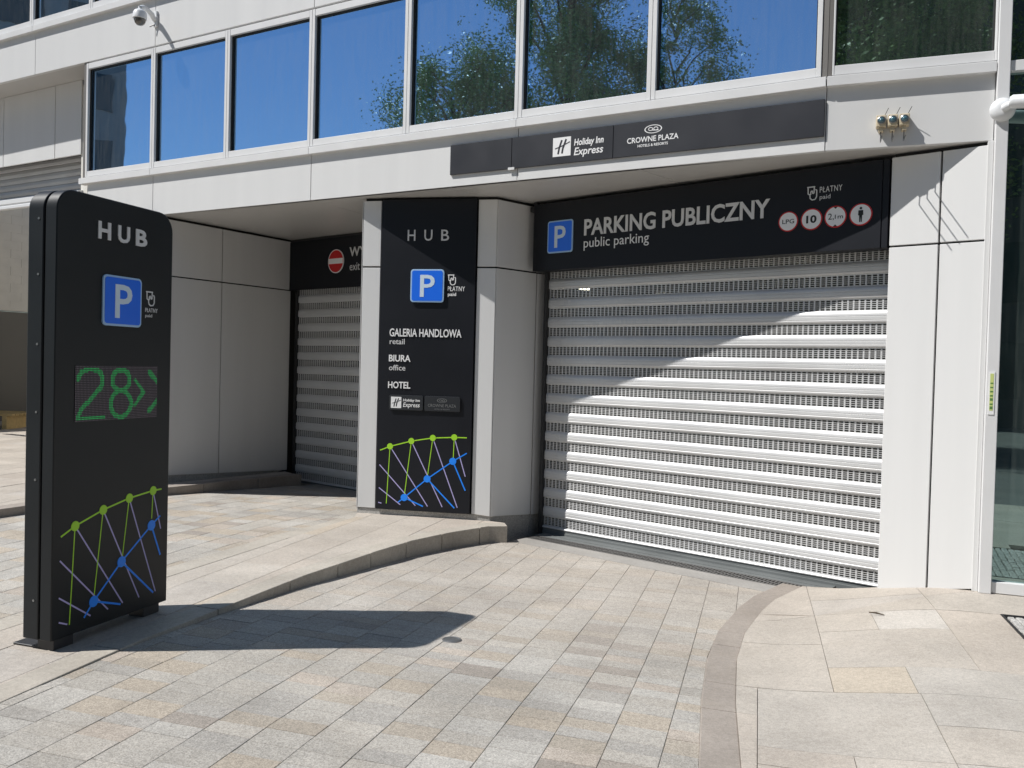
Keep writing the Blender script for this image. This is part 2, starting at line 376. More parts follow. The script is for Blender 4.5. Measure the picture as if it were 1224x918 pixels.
def stone_piece(mb, poly, zfn, col, lift=0.0, ch=0.0018, th=0.035):
    """a laid stone: top face, a small chamfer, sides"""
    n = len(poly); cx = sum(p[0] for p in poly) / n; cy = sum(p[1] for p in poly) / n
    tops = []
    for x, y in poly:
        v = Vector((cx - x, cy - y)); l = v.length or 1; v = v * min(ch * 1.4 / l, 0.3); tops.append((x + v.x, y + v.y))
    v = [(x, y, zfn((x, y)) + lift) for x, y in tops] + [(x, y, zfn((x, y)) + lift - ch) for x, y in poly] + [(x, y, zfn((x, y)) - th) for x, y in poly]
    fs = [tuple(range(n))] + [(i + n, (i + 1) % n + n, (i + 1) % n, i) for i in range(n)] + [(i + 2 * n, (i + 1) % n + 2 * n, (i + 1) % n + n, i + n) for i in range(n)]
    mb.faces(v, fs, 0, col)
def draped_piece(mb, poly, zfn, col, lift, step=.2, th=.035):
    """a large slab whose top follows the sloping ground, with sides"""
    poly = ccw(poly); xs = [p[0] for p in poly]; ys = [p[1] for p in poly]
    x = math.floor(min(xs) / step) * step
    while x < max(xs):
        y = math.floor(min(ys) / step) * step
        while y < max(ys):
            c = clip(poly, [(x, y), (x + step, y), (x + step, y + step), (x, y + step)])
            if len(c) > 2 and abs(area(c)) > 1e-6: mb.face([(p[0], p[1], zfn(p) + lift) for p in c], 0, col)
            y += step
        x += step
    for p, q in zip(poly, poly[1:] + poly[:1]):
        n = max(1, int((Vector(q) - Vector(p)).length / step))
        for k in range(n):
            a = tuple(Vector(p).lerp(Vector(q), k / n)); b = tuple(Vector(p).lerp(Vector(q), (k + 1) / n))
            mb.face([(*a, zfn(a) - th), (*b, zfn(b) - th), (*b, zfn(b) + lift), (*a, zfn(a) + lift)], 0, col)
def bed_mesh(region, zfn, drop, step=0.6, reach=None):
    mb = MB(); xs = [p[0] for p in region]; ys = [p[1] for p in region]; region = ccw(region)
    x = math.floor(min(xs) / step) * step
    while x < max(xs):
        y = math.floor(min(ys) / step) * step
        while y < max(ys):
            c = clip(region, [(x, y), (x + step, y), (x + step, y + step), (x, y + step)])
            if len(c) > 2 and abs(area(c)) > 1e-5: mb.face([(px, py, zfn((px, py)) - drop) for px, py in c])
            y += step
        x += step
    return mb

# ------------------------------------------------------------------ ground
mb = MB(); X0, X1, Y0, Y1, BIG = -20, 12, 1.0, 26, 250
zo = -.07
for a, b, c, d in ((-BIG, BIG, -BIG, Y0), (-BIG, BIG, Y1, BIG), (-BIG, X0, Y0, Y1), (X1, BIG, Y0, Y1)):
    mb.face([(a, c, zo), (b, c, zo), (b, d, zo), (a, d, zo)])
mb.face([(X0, Y0, -.5), (X1, Y0, -.5), (X1, Y1, -.5), (X0, Y1, -.5)])
tag(obj('ground', mb, 'street'), 'dark street ground, toned down against bounced light, stretching away round the building', kind='structure')

# entrance driveway and its granite pavers
g45a = G.xy(0.14, 0.45); g45b = G.xy(2.93, 0.45)
drive = ccw(L1[:-1] + [(-0.005, 8.748), g45a, g45b] + [L2[k] for k in (6, 5, 4, 3, 2, 1, 0)])
bedpoly = ccw(L1 + [G.xy(0.14, 0.45), G.xy(0.0, -.6), G.xy(3.9, -.6), (2.42, 7.36)] + L2[-2::-1])
driveway = obj('driveway', bed_mesh(bedpoly, z_drive, 0.012), 'bed')
tag(driveway, 'paved car park driveway dipping towards the roller shutter', kind='structure')
TONES = [((.40, .385, .36), 6), ((.44, .43, .41), 4), ((.36, .35, .335), 4), ((.41, .36, .30), 3), ((.43, .38, .335), 2), ((.31, .28, .255), 1), ((.375, .335, .285), 2), ((.42, .40, .37), 4)]
TL = [c for c, w in TONES for _ in range(w)]
def tone(r=None, k=1.0):
    c = rnd.choice(TL); c = tuple(x * .78 + y * .22 for x, y in zip(c, (.425, .385, .335))); c = (c[0], c[1] * .985, c[2] * .96); j = rnd.uniform(0.94, 1.06) * k * .89; return tuple(x * j for x in c)
pieces = []
b = -0.3785 - 0.248 * 20
for i in range(60):
    b0 = b + i * 0.2485; a = 1.0 + rnd.uniform(0, .1)
    while a < 10:
        la = rnd.choice((.115, .125, .125, .145, .17, .19)); g = 0.0012
        quad = [ab(a + g, b0 + g), ab(a + g, b0 + .2485 - g), ab(a + la - g, b0 + .2485 - g), ab(a + la - g, b0 + g)]
        c = clip(drive, ccw(quad))
        if len(c) > 2 and abs(area(c)) > 4e-4: pieces.append((c, sum(p[1] for p in c) / len(c), tone()))
        a += la
def visw(c):       # how large a piece shows
    y = c[1]; x = sum(p[0] for p in c[0]) / len(c[0])
    return (y < 3.35 or abs(x) > y * 0.66, y)
pieces.sort(key=visw)
def dusted(col, y):      # stones near the shutter carry a film of beige dust
    k = interp(y, [(4.6, 0), (6.4, .6), (9, .7)]); j = .385 / .40
    return tuple(x * (1 - k) + d * k for x, d in zip(col, (.425 * j, .385 * j, .34 * j)))
pieces = [(c, y, dusted(col, y)) for c, y, col in pieces]
for c, y, col in pieces[:290]:
    m_ = MB(); stone_piece(m_, c, z_drive, col, rnd.uniform(-.0012, .0012)); obj('paver', m_, 'paver', driveway, tint=True)
m_ = MB()
for c, y, col in pieces[290:]: stone_piece(m_, c, z_drive, col, rnd.uniform(-.0012, .0012))
obj('paver', m_, 'paver', driveway, tint=True, kind='stuff')

# drain cap in the driveway
t = empty('drain_cap', (-.340, 5.299, z_drive((-.34, 5.3))), 'small round steel drain cap set in the driveway pavers', 'drain cap')
m_ = MB(); m_.lathe([(0.062, -.02), (0.062, .004), (0.054, .0065), (0.048, .004)], n=28); obj('rim', m_, 'steel', t, local=True, smooth=True)
m_ = MB(); m_.lathe([(0.044, -.02), (0.044, .0055), (0.02, .0075), (0.006, .0075)], n=28); obj('lid', m_, 'steel', t, local=True, smooth=True)

# drain channel at the shutter
dr = empty('drainage_channel', tuple(G.P(1.5, .2, -.24)), 'long slotted drain across the foot of the big roller shutter', 'drain')
m_ = MB(); q = [G.xy(.14, .186), G.xy(2.95, .186), G.xy(2.93, .45), G.xy(.14, .45)]
m_.prism_z(ccw(q), -.4, lambda p: z_drive(p) + .003); obj('concrete_edge', m_, 'conc', dr)
m_ = MB(); m_.box(.10, 3.10, -.18, .20, -.30, -.285)
wall('trough', G, m_, 'gap', dr)
m_ = MB(); m_.box(.10, 3.3, .006, .215, -.26, -.2365); m_.box(.10, 3.3, .09, .10, -.2365, -.232); wall('threshold_plate', G, m_, 'seal', dr)
m_ = MB(); u = .16
m_.box(.16, 3.05, -.184, -.168, -.27, -.232); m_.box(.16, 3.1, -.012, .004, -.27, -.232); m_.box(.16, 3.05, -.095, -.085, -.27, -.2335)
while u < 3.05:
    m_.prism_z([(u, -.168), (u + .016, -.168), (u + .026, -.012), (u + .010, -.012)], -.262, -.234); u += .034
wall('grating', G, m_, 'grate', dr)

# kerbs
def kerb(name, poly, width, ztop, zbot, lens, label, side=1, matn='kerb', raised=0.0):
    root = empty(name, (poly[0][0], poly[0][1], 0), label, kind='structure')
    inner = offset(poly, width * side); cum = [0]
    for p, q in zip(poly, poly[1:]): cum.append(cum[-1] + (Vector(q) - Vector(p)).length)
    def at(line, s):
        for i in range(len(cum) - 1):
            if s <= cum[i + 1] or i == len(cum) - 2:
                t_ = (s - cum[i]) / (cum[i + 1] - cum[i]); p, q = Vector(line[i]), Vector(line[i + 1]); return tuple(p + (q - p) * t_)
    s = 0; k = 0
    while s < cum[-1] - .01:
        e = min(cum[-1], s + lens[k % len(lens)])
        if cum[-1] - e < .15: e = cum[-1]
        cs = [s + .0035] + [c for c in cum if s + .06 < c < e - .06] + [e - .0035]
        ring = ccw([at(poly, c) for c in cs] + [at(inner, c) for c in reversed(cs)])
        m_ = MB(); n = len(ring); jit = rnd.uniform(-.0015, .0015); cx = sum(p[0] for p in ring) / n
        m_.prism_z(ring, zbot, lambda p: ztop(p) + jit)
        obj('kerb_stone', m_, matn, root, bevel=0.006, segs=2); s = e; k += 1
    return root
kerb('kerb', L1, .18, lambda p: -.058, -.5, [1.0, 1.0, .98, .9, .86, .82, .62, .48, .54, .52, .52, .65, .2], 'curved kerb rising beside the driveway below the totem and the column', matn='kerbl')
kerb('kerb', L2, .18, lambda p: z_drive(p) + .006, -.5, [.9, .9, .78, .85, .45, .45, .35, .35], 'flush curved kerb between the driveway and the slab pavement in front of the wall', side=-1)
L4 = [(-4.39, 1.0), (-2.575, 6.349), (-1.66, 9.05)]
kerb('kerb', L4, .2, lambda p: -.056 if p[1] < 8 else max(-.09, z_exit(p) + .01), -.5, [.9], 'flush straight kerb along the exit lane behind the totem', matn='kerbl')
kerb('kerb', L3, .2, lambda p: max(z_left(p), z_exit(p) + .08) + .006, -.5, [.9, .9, 1.0, .95], 'raised kerb at the foot of the panelled exit wall')

# island pavement with the totem
isl = ccw(offset(L1, .18)[:-1] + [(-0.03, 8.93), (-0.198, 9.02), COL.xy(0.0, -.02), (-1.66, 9.05)] + [(-2.575, 6.349), (-4.39, 1.0)])
island = tag(obj('pavement', bed_mesh(isl, z_isl, .012), 'bed'), 'pale stone island between entrance and exit lanes', kind='structure')
ST = [(.54, .503, .452), (.545, .51, .46), (.53, .492, .44), (.54, .498, .445), (.525, .495, .455), (.55, .503, .447)]
def slabs(parent, region, zfn, cells, name='slab', stuff=False, tones=ST):
    acc = MB(); g = .0018
    for (b0, b1, a0, a1, col) in cells:
        quad = ccw([ab(a0 + g, b0 + g), ab(a0 + g, b1 - g), ab(a1 - g, b1 - g), ab(a1 - g, b0 + g)]); c = clip(region, quad)
        if len(c) < 3 or abs(area(c)) < 1e-3: continue
        if col is None: col = rnd.choice(tones); j = rnd.uniform(.95, 1.05); col = tuple(x * j for x in col)
        col = (col[0] * .80, col[1] * .775, col[2] * .755)
        if stuff: stone_piece(acc, c, zfn, col, rnd.uniform(-.001, .001))
        else:
            m_ = MB()
            if zfn is z_right: draped_piece(m_, c, zfn, col, rnd.uniform(-.0008, .0008))
            else: stone_piece(m_, c, zfn, col, rnd.uniform(-.001, .001))
            obj(name, m_, 'slab', parent, tint=True)
    if stuff: obj(name, acc, 'slab', parent, tint=True, kind='stuff')
cells = []; b = -6.5
while b < -.5:
    a = .6 + rnd.uniform(0, .5)
    while a < 10:
        la = rnd.choice((.62, .82, 1.03)); cells.append((b, b + .41, a, a + la, (.53, .475, .40) if rnd.random() < .06 else None)); a += la
    b += .41
slabs(island, isl, z_isl, cells)

# right pavement
rp = ccw(offset(L2, -.18) + [G.xy(3.70, -.05), G.xy(4.42, -.05), P2.xy(8.5, -.05), (12, 1.0)])
rightp = tag(obj('pavement', bed_mesh(rp, z_right, .045, step=.3), 'bed'), 'large pale stone slabs in front of the white wall and glass', kind='structure')
LT = (.53, .505, .465)
cells = [(-.7, .04, 2.6, 3.67, None), (-.7, .04, 3.67, 4.44, None), (.04, .455, 2.8, 3.82, None), (.455, 1.28, 2.4, 3.82, None), (.04, .455, 3.82, 4.03, None), (.455, .87, 3.82, 4.03, None),
    (.04, .87, 4.03, 4.88, (.525, .495, .45)), (.87, 1.7, 4.03, 4.45, None), (.87, 1.7, 4.45, 4.88, LT), (.87, 1.7, 3.82, 4.03, None), (1.28, 2.1, 2.4, 3.82, None), (-.7, .04, 4.44, 4.88, None), (-.7, .44, 4.88, 5.80, None), (-.9, .44, 5.80, 6.58, None),
    (-.9, .44, 6.58, 8.6, None), (.44, .86, 4.88, 5.31, (.55, .492, .41)), (.86, 1.68, 4.88, 5.31, LT), (.44, 1.25, 5.31, 6.10, None), (.44, .82, 6.10, 6.58, None), (.82, 1.25, 6.10, 6.58, (.585, .56, .52)),
    (.44, 1.25, 6.58, 7.10, None), (.44, 1.25, 7.10, 8.6, None), (1.25, 1.66, 5.31, 6.58, None), (1.25, 2.1, 6.58, 7.4, None), (1.25, 1.68, 7.4, 8.2, None), (1.68, 2.5, 7.4, 8.2, None), (2.1, 3.0, 6.58, 7.4, None), (1.66, 2.1, 4.88, 5.10, None)]
b = 1.7
while b < 7:
    for a0, a1 in ((1.2, 2.4), (2.4, 3.3), (3.3, 4.1), (4.1, 4.88)):
        cells.append((b, b + .82, a0, a1, None))
    if b > 2.9: cells += [(b, b + .82, 4.88, 5.8, None), (b, b + .82, 5.8, 6.58, None)]
    b += .82
for b0 in (-.8, .04, .86, 1.68): cells.append((b0, b0 + .82 if b0 > 0 else .04, .8, 2.4 if b0 > .4 else 2.6, None))
used = []
CA, CB = (3.60, 6.44), (1.86, 6.10)
cd = (Vector(CA) - Vector(CB)).normalized(); cn = Vector((-cd.y, cd.x)); far = [Vector(CB) - cd * 9, Vector(CA) + cd * 9]
z1 = [tuple(far[0] - cn * .0012), tuple(far[0] - cn * 20), tuple(far[1] - cn * 20), tuple(far[1] - cn * .0012)]
z2 = [tuple(far[0] + cn * .0012), tuple(far[1] + cn * .0012), tuple(far[1] + cn * 20), tuple(far[0] + cn * 20)]
slabs(rightp, clip(rp, ccw(z1)), z_right, cells)
slabs(rightp, clip(rp, ccw(z2)), z_right, [(b0_, b1_, a0_, a1_, None) for b0_, b1_, a0_, a1_, _ in cells if a1_ > 5.2 and b0_ < 7] + [(1.69, 2.9, 5.2, 6.58, None)] * 0)
# cobbled tree pit at the right edge of the pavement
pit = empty('tree_pit', (*ab(5.8, 2.2), -.05), 'square bed of small grey cobbles let into the slab pavement by the glass', 'cobbled pit')
m_ = MB()
for b0, b1, a0, a1 in ((1.66, 1.675, 5.10, 6.58), (1.675, 2.9, 6.565, 6.58)):
    m_.prism_z(ccw([ab(a0, b0), ab(a0, b1), ab(a1, b1), ab(a1, b0)]), -.1, lambda p: z_right(p) + .004)
obj('edge_strip', m_, 'dark', pit)
m_ = MB(); b = 1.69
while b < 2.85:
    a = 5.12
    while a < 6.54:
        j = [rnd.uniform(-.004, .004) for _ in range(8)]
        q = [(a + .004 + j[0], b + .004 + j[1]), (a + .004 + j[2], b + .048 + j[3]), (a + .066 + j[4], b + .048 + j[5]), (a + .066 + j[6], b + .004 + j[7])]
        stone_piece(m_, ccw([ab(x, y) for x, y in q]), z_right, (1, 1, 1), rnd.uniform(-.004, .002), ch=.006); a += .072
    b += .054
obj('cobble', m_, 'cobble', pit, kind='stuff')

# exit lane
exl = ccw(offset(L4, .2) + [COL.xy(-.02, -.2), G2.xy(2.3, .3), G2.xy(.55, .3)] + L3[::-1])
exb = ccw(offset(L4, .2) + [COL.xy(-.02, -.2), G2.xy(3.2, -.5), G2.xy(.1, -.5), G2.xy(.1, .3), G2.xy(.50, .3)] + L3[::-1])
exitd = tag(obj('driveway', bed_mesh(exb, z_exit, .012), 'bed'), 'paved exit lane running behind the totem to the smaller shutter', kind='structure')
acc = MB(); b = -12.0
for i in range(60):
    b0 = -9.5 + i * .2485 * 1.0; a = 1.0 + rnd.uniform(0, .1)
    while a < 13.5:
        la = rnd.choice((.125, .16, .19, .25)); g = .002
        c = clip(exl, ccw([ab(a + g, b0 + g), ab(a + g, b0 + .2485 - g), ab(a + la - g, b0 + .2485 - g), ab(a + la - g, b0 + g)]))
        if len(c) > 2 and abs(area(c)) > 4e-4: stone_piece(acc, c, z_exit, tone(k=1.08), rnd.uniform(-.001, .001))
        a += la
obj('paver', acc, 'paver', exitd, tint=True, kind='stuff')
m_ = MB(); m_.prism_z(ccw([G2.xy(.6, -.12), G2.xy(2.3, -.12), G2.xy(2.3, .3), G2.xy(.55, .3)]), -.4, -.196)
obj('concrete_threshold', m_, 'conc', exitd)

# left pavement and the loading bay floor
lp = ccw(offset(L3, .2) + [REC.xy(2.0, .0), REC.xy(-.3, .0), (-5.6, 11.3), (-4.6, 19), (-9, 25), (-20, 19), (-20, 1.0)])
leftp = tag(obj('pavement', bed_mesh(lp, z_left, .012, step=1.2), 'bed'), 'sunlit slab pavement leading into the open loading bay', kind='structure')
cells = []; b = -18.0
while b < -4:
    a = 3 + rnd.uniform(0, .5)
    while a < 19:
        cells.append((b, b + .41, a, a + .82, None)); a += .82
    b += .41
slabs(leftp, lp, z_left, cells, stuff=True)

# ------------------------------------------------------------------ the building
bld = empty('office_building', (-1.0, 11.0, 0), 'white panelled building with a blue window band over the car park entrance', 'building')
def W(name, fr, *a, **k): return panel(name, fr, *a, bld, **k)
MUL = [-1.65, -.30, 1.03, 2.36, 3.685, 5.02, 6.37, 7.82]
# window band on the long part: frame bars and panes
def window(fr, u0, u1, z0, z1, gm='glass', fw=.04, parent=bld):
    w = u1 - u0; h = z1 - z0; m_ = MB()
    m_.box(0, fw, -.02, .10, 0, h); m_.box(w - fw, w, -.02, .10, 0, h)
    m_.box(fw, w - fw, -.018, .10, 0, .075); m_.box(fw, w - fw, -.018, .10, h - .075, h)
    p = fr.P(u0, 0, z0)
    f = obj('window', m_, 'frame', parent, loc=tuple(p), rz=fr.rz, bevel=.003)
    g = MB(); g.box(fw - .005, w - fw + .005, .037, .05, .07, h - .07); pn = obj('pane', g, gm, f, local=True); pn.rotation_euler = (rnd.uniform(-.003, .003), 0, rnd.uniform(-.0022, .0022))
    k = MB(); e = .012
    k.box(fw, fw + e, .012, .034, .075, h - .075); k.box(w - fw - e, w - fw, .012, .034, .075, h - .075); k.box(fw + e, w - fw - e, .012, .034, h - .075 - e, h - .075); k.box(fw + e, w - fw - e, .012, .034, .075, .075 + e * .6)
    obj('gasket', k, 'gap', f, local=True)
    return f
for a, b in zip(MUL, MUL[1:]): window(P1, a + .0015, b - .0015, 4.02, 5.545)
window(P2, .034, 1.203, 4.02, 5.545, 'glassg', fw=.016)
# jambs at the ends of the band
W('corner_jamb', P1, -1.74, -1.655, 4.0, 5.575, -.12, -.01, 'jamb')
W('corner_jamb', P1, 7.825, 7.868, 4.0, 5.575, -.1, .012, 'jamb')
W('corner_jamb', P2, .002, .032, 4.0, 5.575, -.1, .010, 'jamb')
# band backing
W('backing_wall', P1, -1.6, 7.8, 3.44, 7.9, -.6, -.12, 'core', bevel=0)
W('backing_wall', P2, .05, 6.0, 3.44, 7.9, -.6, -.12, 'core', bevel=0)
# ledge under the windows, fascia, spandrel, upper ledge and windows
JU = [-1.62, -.29, 2.37, 5.02, 7.864]
for a, b in zip(JU, JU[1:]):
    W('fascia_panel', P1, a + .003, b - .003, ZF, 3.93, -.05, 0.0, 'alu')
    W('window_ledge', P1, (a if a > -1.6 else -1.74) + .001, b - .001, 3.925, 4.004, -.05, .052, 'frame')
W('fascia_panel', P2, .002, 1.2, ZF, 3.93, -.05, 0.0, 'alu'); W('window_ledge', P2, .0, 1.2, 3.925, 4.004, -.05, .052, 'frame')
W('fascia_backing', P1, -1.6, 7.86, 3.43, 4.03, -.12, -.052, 'gap', bevel=0); W('fascia_backing', P2, .0, 1.2, 3.43, 4.03, -.12, -.052, 'gap', bevel=0)
JS = [-8.15, -5.49, -2.83, -.29, 2.37, 5.02, 7.864]
for a, b in zip(JS, JS[1:]):
    W('spandrel_panel', P1, a + .003, b - .003, 5.575, 6.165, -.05, 0.004, 'alu')
    W('window_ledge', P1, a + .001, b - .001, 6.165, 6.25, -.05, .056, 'frame')
W('spandrel_panel', P2, .002, 1.2, 5.575, 6.165, -.05, .004, 'alu'); W('window_ledge', P2, .0, 1.2, 6.165, 6.25, -.05, .056, 'frame')
W('fascia_backing', P1, -8.15, -1.75, 5.612, 6.29, -.12, -.052, 'gap', bevel=0); W('fascia_backing', P1, -1.745, 7.86, 5.55, 6.29, -.12, -.052, 'gap', bevel=0)
UM = [-8.15, -6.9, -5.57, -4.24, -2.91, -1.58, -.25, 1.03, 2.36, 3.685, 5.02, 6.37, 7.82]
for a, b in zip(UM, UM[1:]): window(P1, a + .0015, b - .0015, 6.27, 7.85)
window(P2, .034, 1.203, 6.27, 7.85, 'glassg', fw=.016)
# unseen roof slab added to stop sun leaking in, cut clear of the bay
m_ = MB(); q = [P1.xy(-8.15, -.15), P1.xy(7.86, -.15), P2.xy(1.2, -.15), P2.xy(6, -.15), (13, 20), (-3, 26), (-3.4, 20), (-9.5, 15.6)]
m_.prism_z(ccw(q), 7.9, 8.1); obj('unseen_roof_slab', m_, 'core', bld)
# white full-height post and glass wall to the right
W('facade_post', P2, 1.205, 1.29, -.03, 7.9, -.06, .055, 'frame', bevel=.004)
W('facade_post', P2, 1.165, 1.203, -.03, ZF - .004, -.02, .012, 'alu', bevel=.002)
def tall(u0, u1):
    w = u1 - u0; m_ = MB(); m_.box(0, w, -.03, .06, 0, .085); m_.box(0, w, -.03, .06, 3.95, 4.03); m_.box(w - .05, w, -.031, .06, .085, 3.95)
    f = obj('window', m_, 'frame', bld, loc=tuple(P2.P(u0, 0, -.025)), rz=P2.rz, bevel=.003)
    g = MB(); g.box(0, w - .045, .02, .04, .08, 3.96); g.box(0, w, .02, .04, 4.02, 7.9); obj('pane', g, 'glassg', f, local=True)
tall(1.292, 2.65); tall(2.65, 4.0); tall(4.0, 5.35)
# soffits
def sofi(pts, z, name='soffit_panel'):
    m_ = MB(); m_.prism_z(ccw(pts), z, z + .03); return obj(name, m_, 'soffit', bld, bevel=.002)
def ix(p, d, fr):   # point where a line p + t d meets the frame line
    n = fr.n.to_2d(); t_ = (fr.o.to_2d() - Vector(p)).dot(n) / Vector(d).dot(n); return Vector(p) + Vector(d) * t_
e = .004
def lineseg(a, b, sgn):       # joint line from facade inward, shifted by half a gap
    a = Vector(a); b = Vector(b); d = (b - a).normalized(); n = Vector((d.y, -d.x)) * e * sgn
    return tuple(ix(a, d, P1) + n + d * .004), tuple(a + d * 9 + n)
J1 = ((-.579, 8.742), (.183, 9.5)); J2 = ((1.165, 7.724), (1.597, 8.202))
f0, b0 = lineseg(*J1, -1); f1, b1 = lineseg(*J1, 1); f2, b2 = lineseg(*J2, -1); f3, b3 = lineseg(*J2, 1)
JL = ((-2.30, 9.51), (-1.50, 11.0)); g0, h0 = lineseg(*JL, -1); g1, h1 = lineseg(*JL, 1)
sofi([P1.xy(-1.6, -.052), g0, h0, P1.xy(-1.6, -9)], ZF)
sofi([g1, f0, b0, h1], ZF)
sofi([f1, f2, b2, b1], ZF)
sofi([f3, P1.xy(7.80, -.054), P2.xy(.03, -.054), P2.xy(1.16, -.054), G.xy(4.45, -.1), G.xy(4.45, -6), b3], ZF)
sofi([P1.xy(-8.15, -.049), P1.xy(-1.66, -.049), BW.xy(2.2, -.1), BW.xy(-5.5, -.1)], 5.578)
# dark reveal between soffit and walls
def wallset(fr, us, bottoms, joint=True, top=ZS, mt='alu', d=0.0, th=.035):
    for i, (a, b) in enumerate(zip(us, us[1:])):
        za, zb = bottoms[i], bottoms[i + 1]
        W('wall_panel', fr, a + .008, b - .008, ZJ + .009, top, -th, d, mt)
        W('wall_panel', fr, a + .008, b - .008, za, ZJ - .009, -th, d, mt, z0b=zb)
wallset(REC, [-.34, .79, 2.05], [.10, .035, -.035])
W('wall_backing', REC, -.3, 2.2, .0, ZF - .002, -.25, -.037, 'gap', bevel=0, z0b=-.1)
W('plinth', REC, -.3, 2.06, -.4, .115, -.2, -.018, 'plinth', z0b=-.02)
W('wall_panel', P1, -1.0, -.14, .1, ZF - .004, -.08, -.02, 'alu')
wallset(COL, [0.0, .221], [.006, .006]); wallset(COL, [1.299, 1.519], [.006, -.012])
wallset(SIDE, [0.0, .615], [-.012, -.05]); W('wall_panel', SIDE, .627, .765, -.055, ZJ - .008, -.035, -.004, 'alu'); W('wall_panel', SIDE, .627, .765, ZJ + .008, ZS, -.035, -.004, 'alu')
m_ = MB(); m_.prism_z(ccw([COL.xy(.02, -.037), COL.xy(1.49, -.037), SIDE.xy(.03, -.04), SIDE.xy(.77, -.04), (-.55, 10.45), G2.xy(2.35, .0), (-1.62, 10.4)]), -.3, ZF - .002)
obj('column_core', m_, 'gap', bld)
m_ = MB(); m_.prism_z(ccw([COL.xy(.0, -.012), COL.xy(1.512, -.012), SIDE.xy(.60, -.014), SIDE.xy(.60, -.2), COL.xy(.0, -.25)]), -.4, .0)
obj('plinth', m_, 'plinth', bld, bevel=.003)
W('plinth', SIDE, .603, .775, -.4, -.06, -.2, -.018, 'plinth')
W('wall_backing', COL, -.005, .0, .006, ZS, -.6, -.001, 'alu', bevel=0)
# right of the entrance
W('wall_panel', G, 3.705, 4.070, ZJ + .008, ZS, -.035, .0, 'alu'); W('wall_panel', G, 4.084, 4.42, ZJ + .008, ZS, -.035, .0, 'alu')
W('wall_panel', G, 3.705, 4.070, -.16, ZJ - .008, -.035, .0, 'alu', z0b=-.085); W('wall_panel', G, 4.084, 4.42, -.075, ZJ - .008, -.035, .0, 'alu', z0b=-.012)
W('wall_backing', G, 3.72, 4.5, -.4, ZF - .002, -.5, -.037, 'gap', bevel=0)
# lintels behind the signs, walls over shutters
W('lintel', G, -.1, 3.70, 2.67, ZF - .002, -.5, -.28, 'core', bevel=0); W('lintel', G2, -.1, 3.3, 2.70, ZF - .002, -.4, -.02, 'core', bevel=0)
# recessed wall over loading bay
for a, b in ((-5.5, -3.88), (-3.88, -2.55), (-2.55, -1.22), (-1.22, .11), (.11, 1.44), (1.44, 2.07)): W('wall_panel', BW, a + .006, b - .006, 4.51, 5.576, -.03, 0.0, 'alu')
W('wall_backing', BW, -5.5, 2.1, 4.0, 5.576, -.42, -.3, 'gap', bevel=0)
# loading bay inside
bayL = Frame((-14.5, 15.6), (-9.2, 24.2))
W('bay_wall', bayL, -1.0, 9.0, 2.62, 5.4, -.3, 0.0, 'block', bevel=0)
for k in range(12):
    z = 2.66 + k * .2
    for j in range(18):
        W('block', bayL, j * .5 + .003 + (k % 2) * .25 - .5, j * .5 + .497 + (k % 2) * .25 - .5, z + .0015, z + .1985, .0, .006, 'block', bevel=0) if 4 < j < 14 else None
W('bay_wall', bayL, -1.0, 9.0, -.2, 2.60, -.3, .004, 'sheet', bevel=0)
m_ = MB(); m_.prism_z(ccw([bayL.xy(8.9, .02), bayL.xy(8.9, -.2), (-3.9, 20.4), (-3.9, 20.1)]), -.3, 5.5)
m_.prism_z(ccw([(-4.0, 20.3), (-3.7, 20.3), BW.xy(2.2, -.02), BW.xy(2.05, -.02)]), -.3, 5.5)
obj('bay_wall', m_, 'block', bld)
m_ = MB(); m_.prism_z(ccw([BW.xy(-6.6, -.05), BW.xy(2.2, -.05), BW.xy(2.2, -3.4), BW.xy(-6.6, -3.4)]), 5.4, 5.55); obj('unseen_bay_ceiling', m_, 'block', bld)  # unseen ceiling, cut short at the back so daylight brightens the bay wall
# building body towards the back
m_ = MB(); m_.prism_z(ccw([REC.xy(2.3, -.1), REC.xy(-.1, -.25), BW.xy(2.2, -.05), (-3.6, 20.0)]), -.3, 5.4); obj('backing_wall', m_, 'core', bld)

# car park interior seen through the perforated slats
gar = empty('garage_interior', (1.5, 14, -.3), 'dim car park interior seen through the perforated shutter slats', 'garage interior')
m_ = MB(); q = ccw([G2.xy(-.05, -.3), G2.xy(2.4, -.3), G.xy(0.0, -.6), G.xy(0.1, -.3), G.xy(4.3, -.45), (10.5, 14), (4, 21), (-3.5, 19.5)])
m_.prism_z(q, -.42, -.26); obj('garage_floor', m_, 'floor', gar)
m_ = MB(); m_.prism_z(q, 3.2, 3.3); obj('garage_ceiling', m_, 'floor', gar)
m_ = MB()
for a, b in (((10.5, 14), (4, 21)), ((4, 21), (-3.5, 19.5)), ((-3.5, 19.5), G2.xy(-.05, -.3)), (G.xy(4.3, -.45), (10.5, 14))):
    n = (Vector(b) - Vector(a)).normalized(); n = Vector((-n.y, n.x)) * -.2
    m_.prism_z(ccw([a, b, tuple(Vector(b) - n), tuple(Vector(a) - n)]), -.3, 3.25)
obj('garage_wall', m_, 'floor', gar)
def tube_lamp(p0, p1, label):
    t = empty('tube_lamp', p0, label, 'lamp', 'fluorescent lamps in the car park')
    a, b = Vector(p0), Vector(p1); m_ = MB(); m_.tube([a - a, b - a], .025, 8); obj('tube', m_, 'tube', t, local=True)
    m_ = MB(); m_.tube([Vector((0, 0, .05)), b - a + Vector((0, 0, .05))], .035, 6); obj('housing', m_, 'plastic', t, local=True)
tube_lamp((1.95, 11.6, 2.62), (2.75, 11.3, 2.58), 'fluorescent tube glowing behind the third shutter slat')
tube_lamp((3.66, 13.0, 1.72), (4.60, 12.9, 1.70), 'fluorescent tube glowing low behind the sunlit shutter slats')
tube_lamp((.62, 11.6, 2.74), (1.05, 11.9, 2.74), 'short fluorescent tube glowing behind the shutter beside the column')

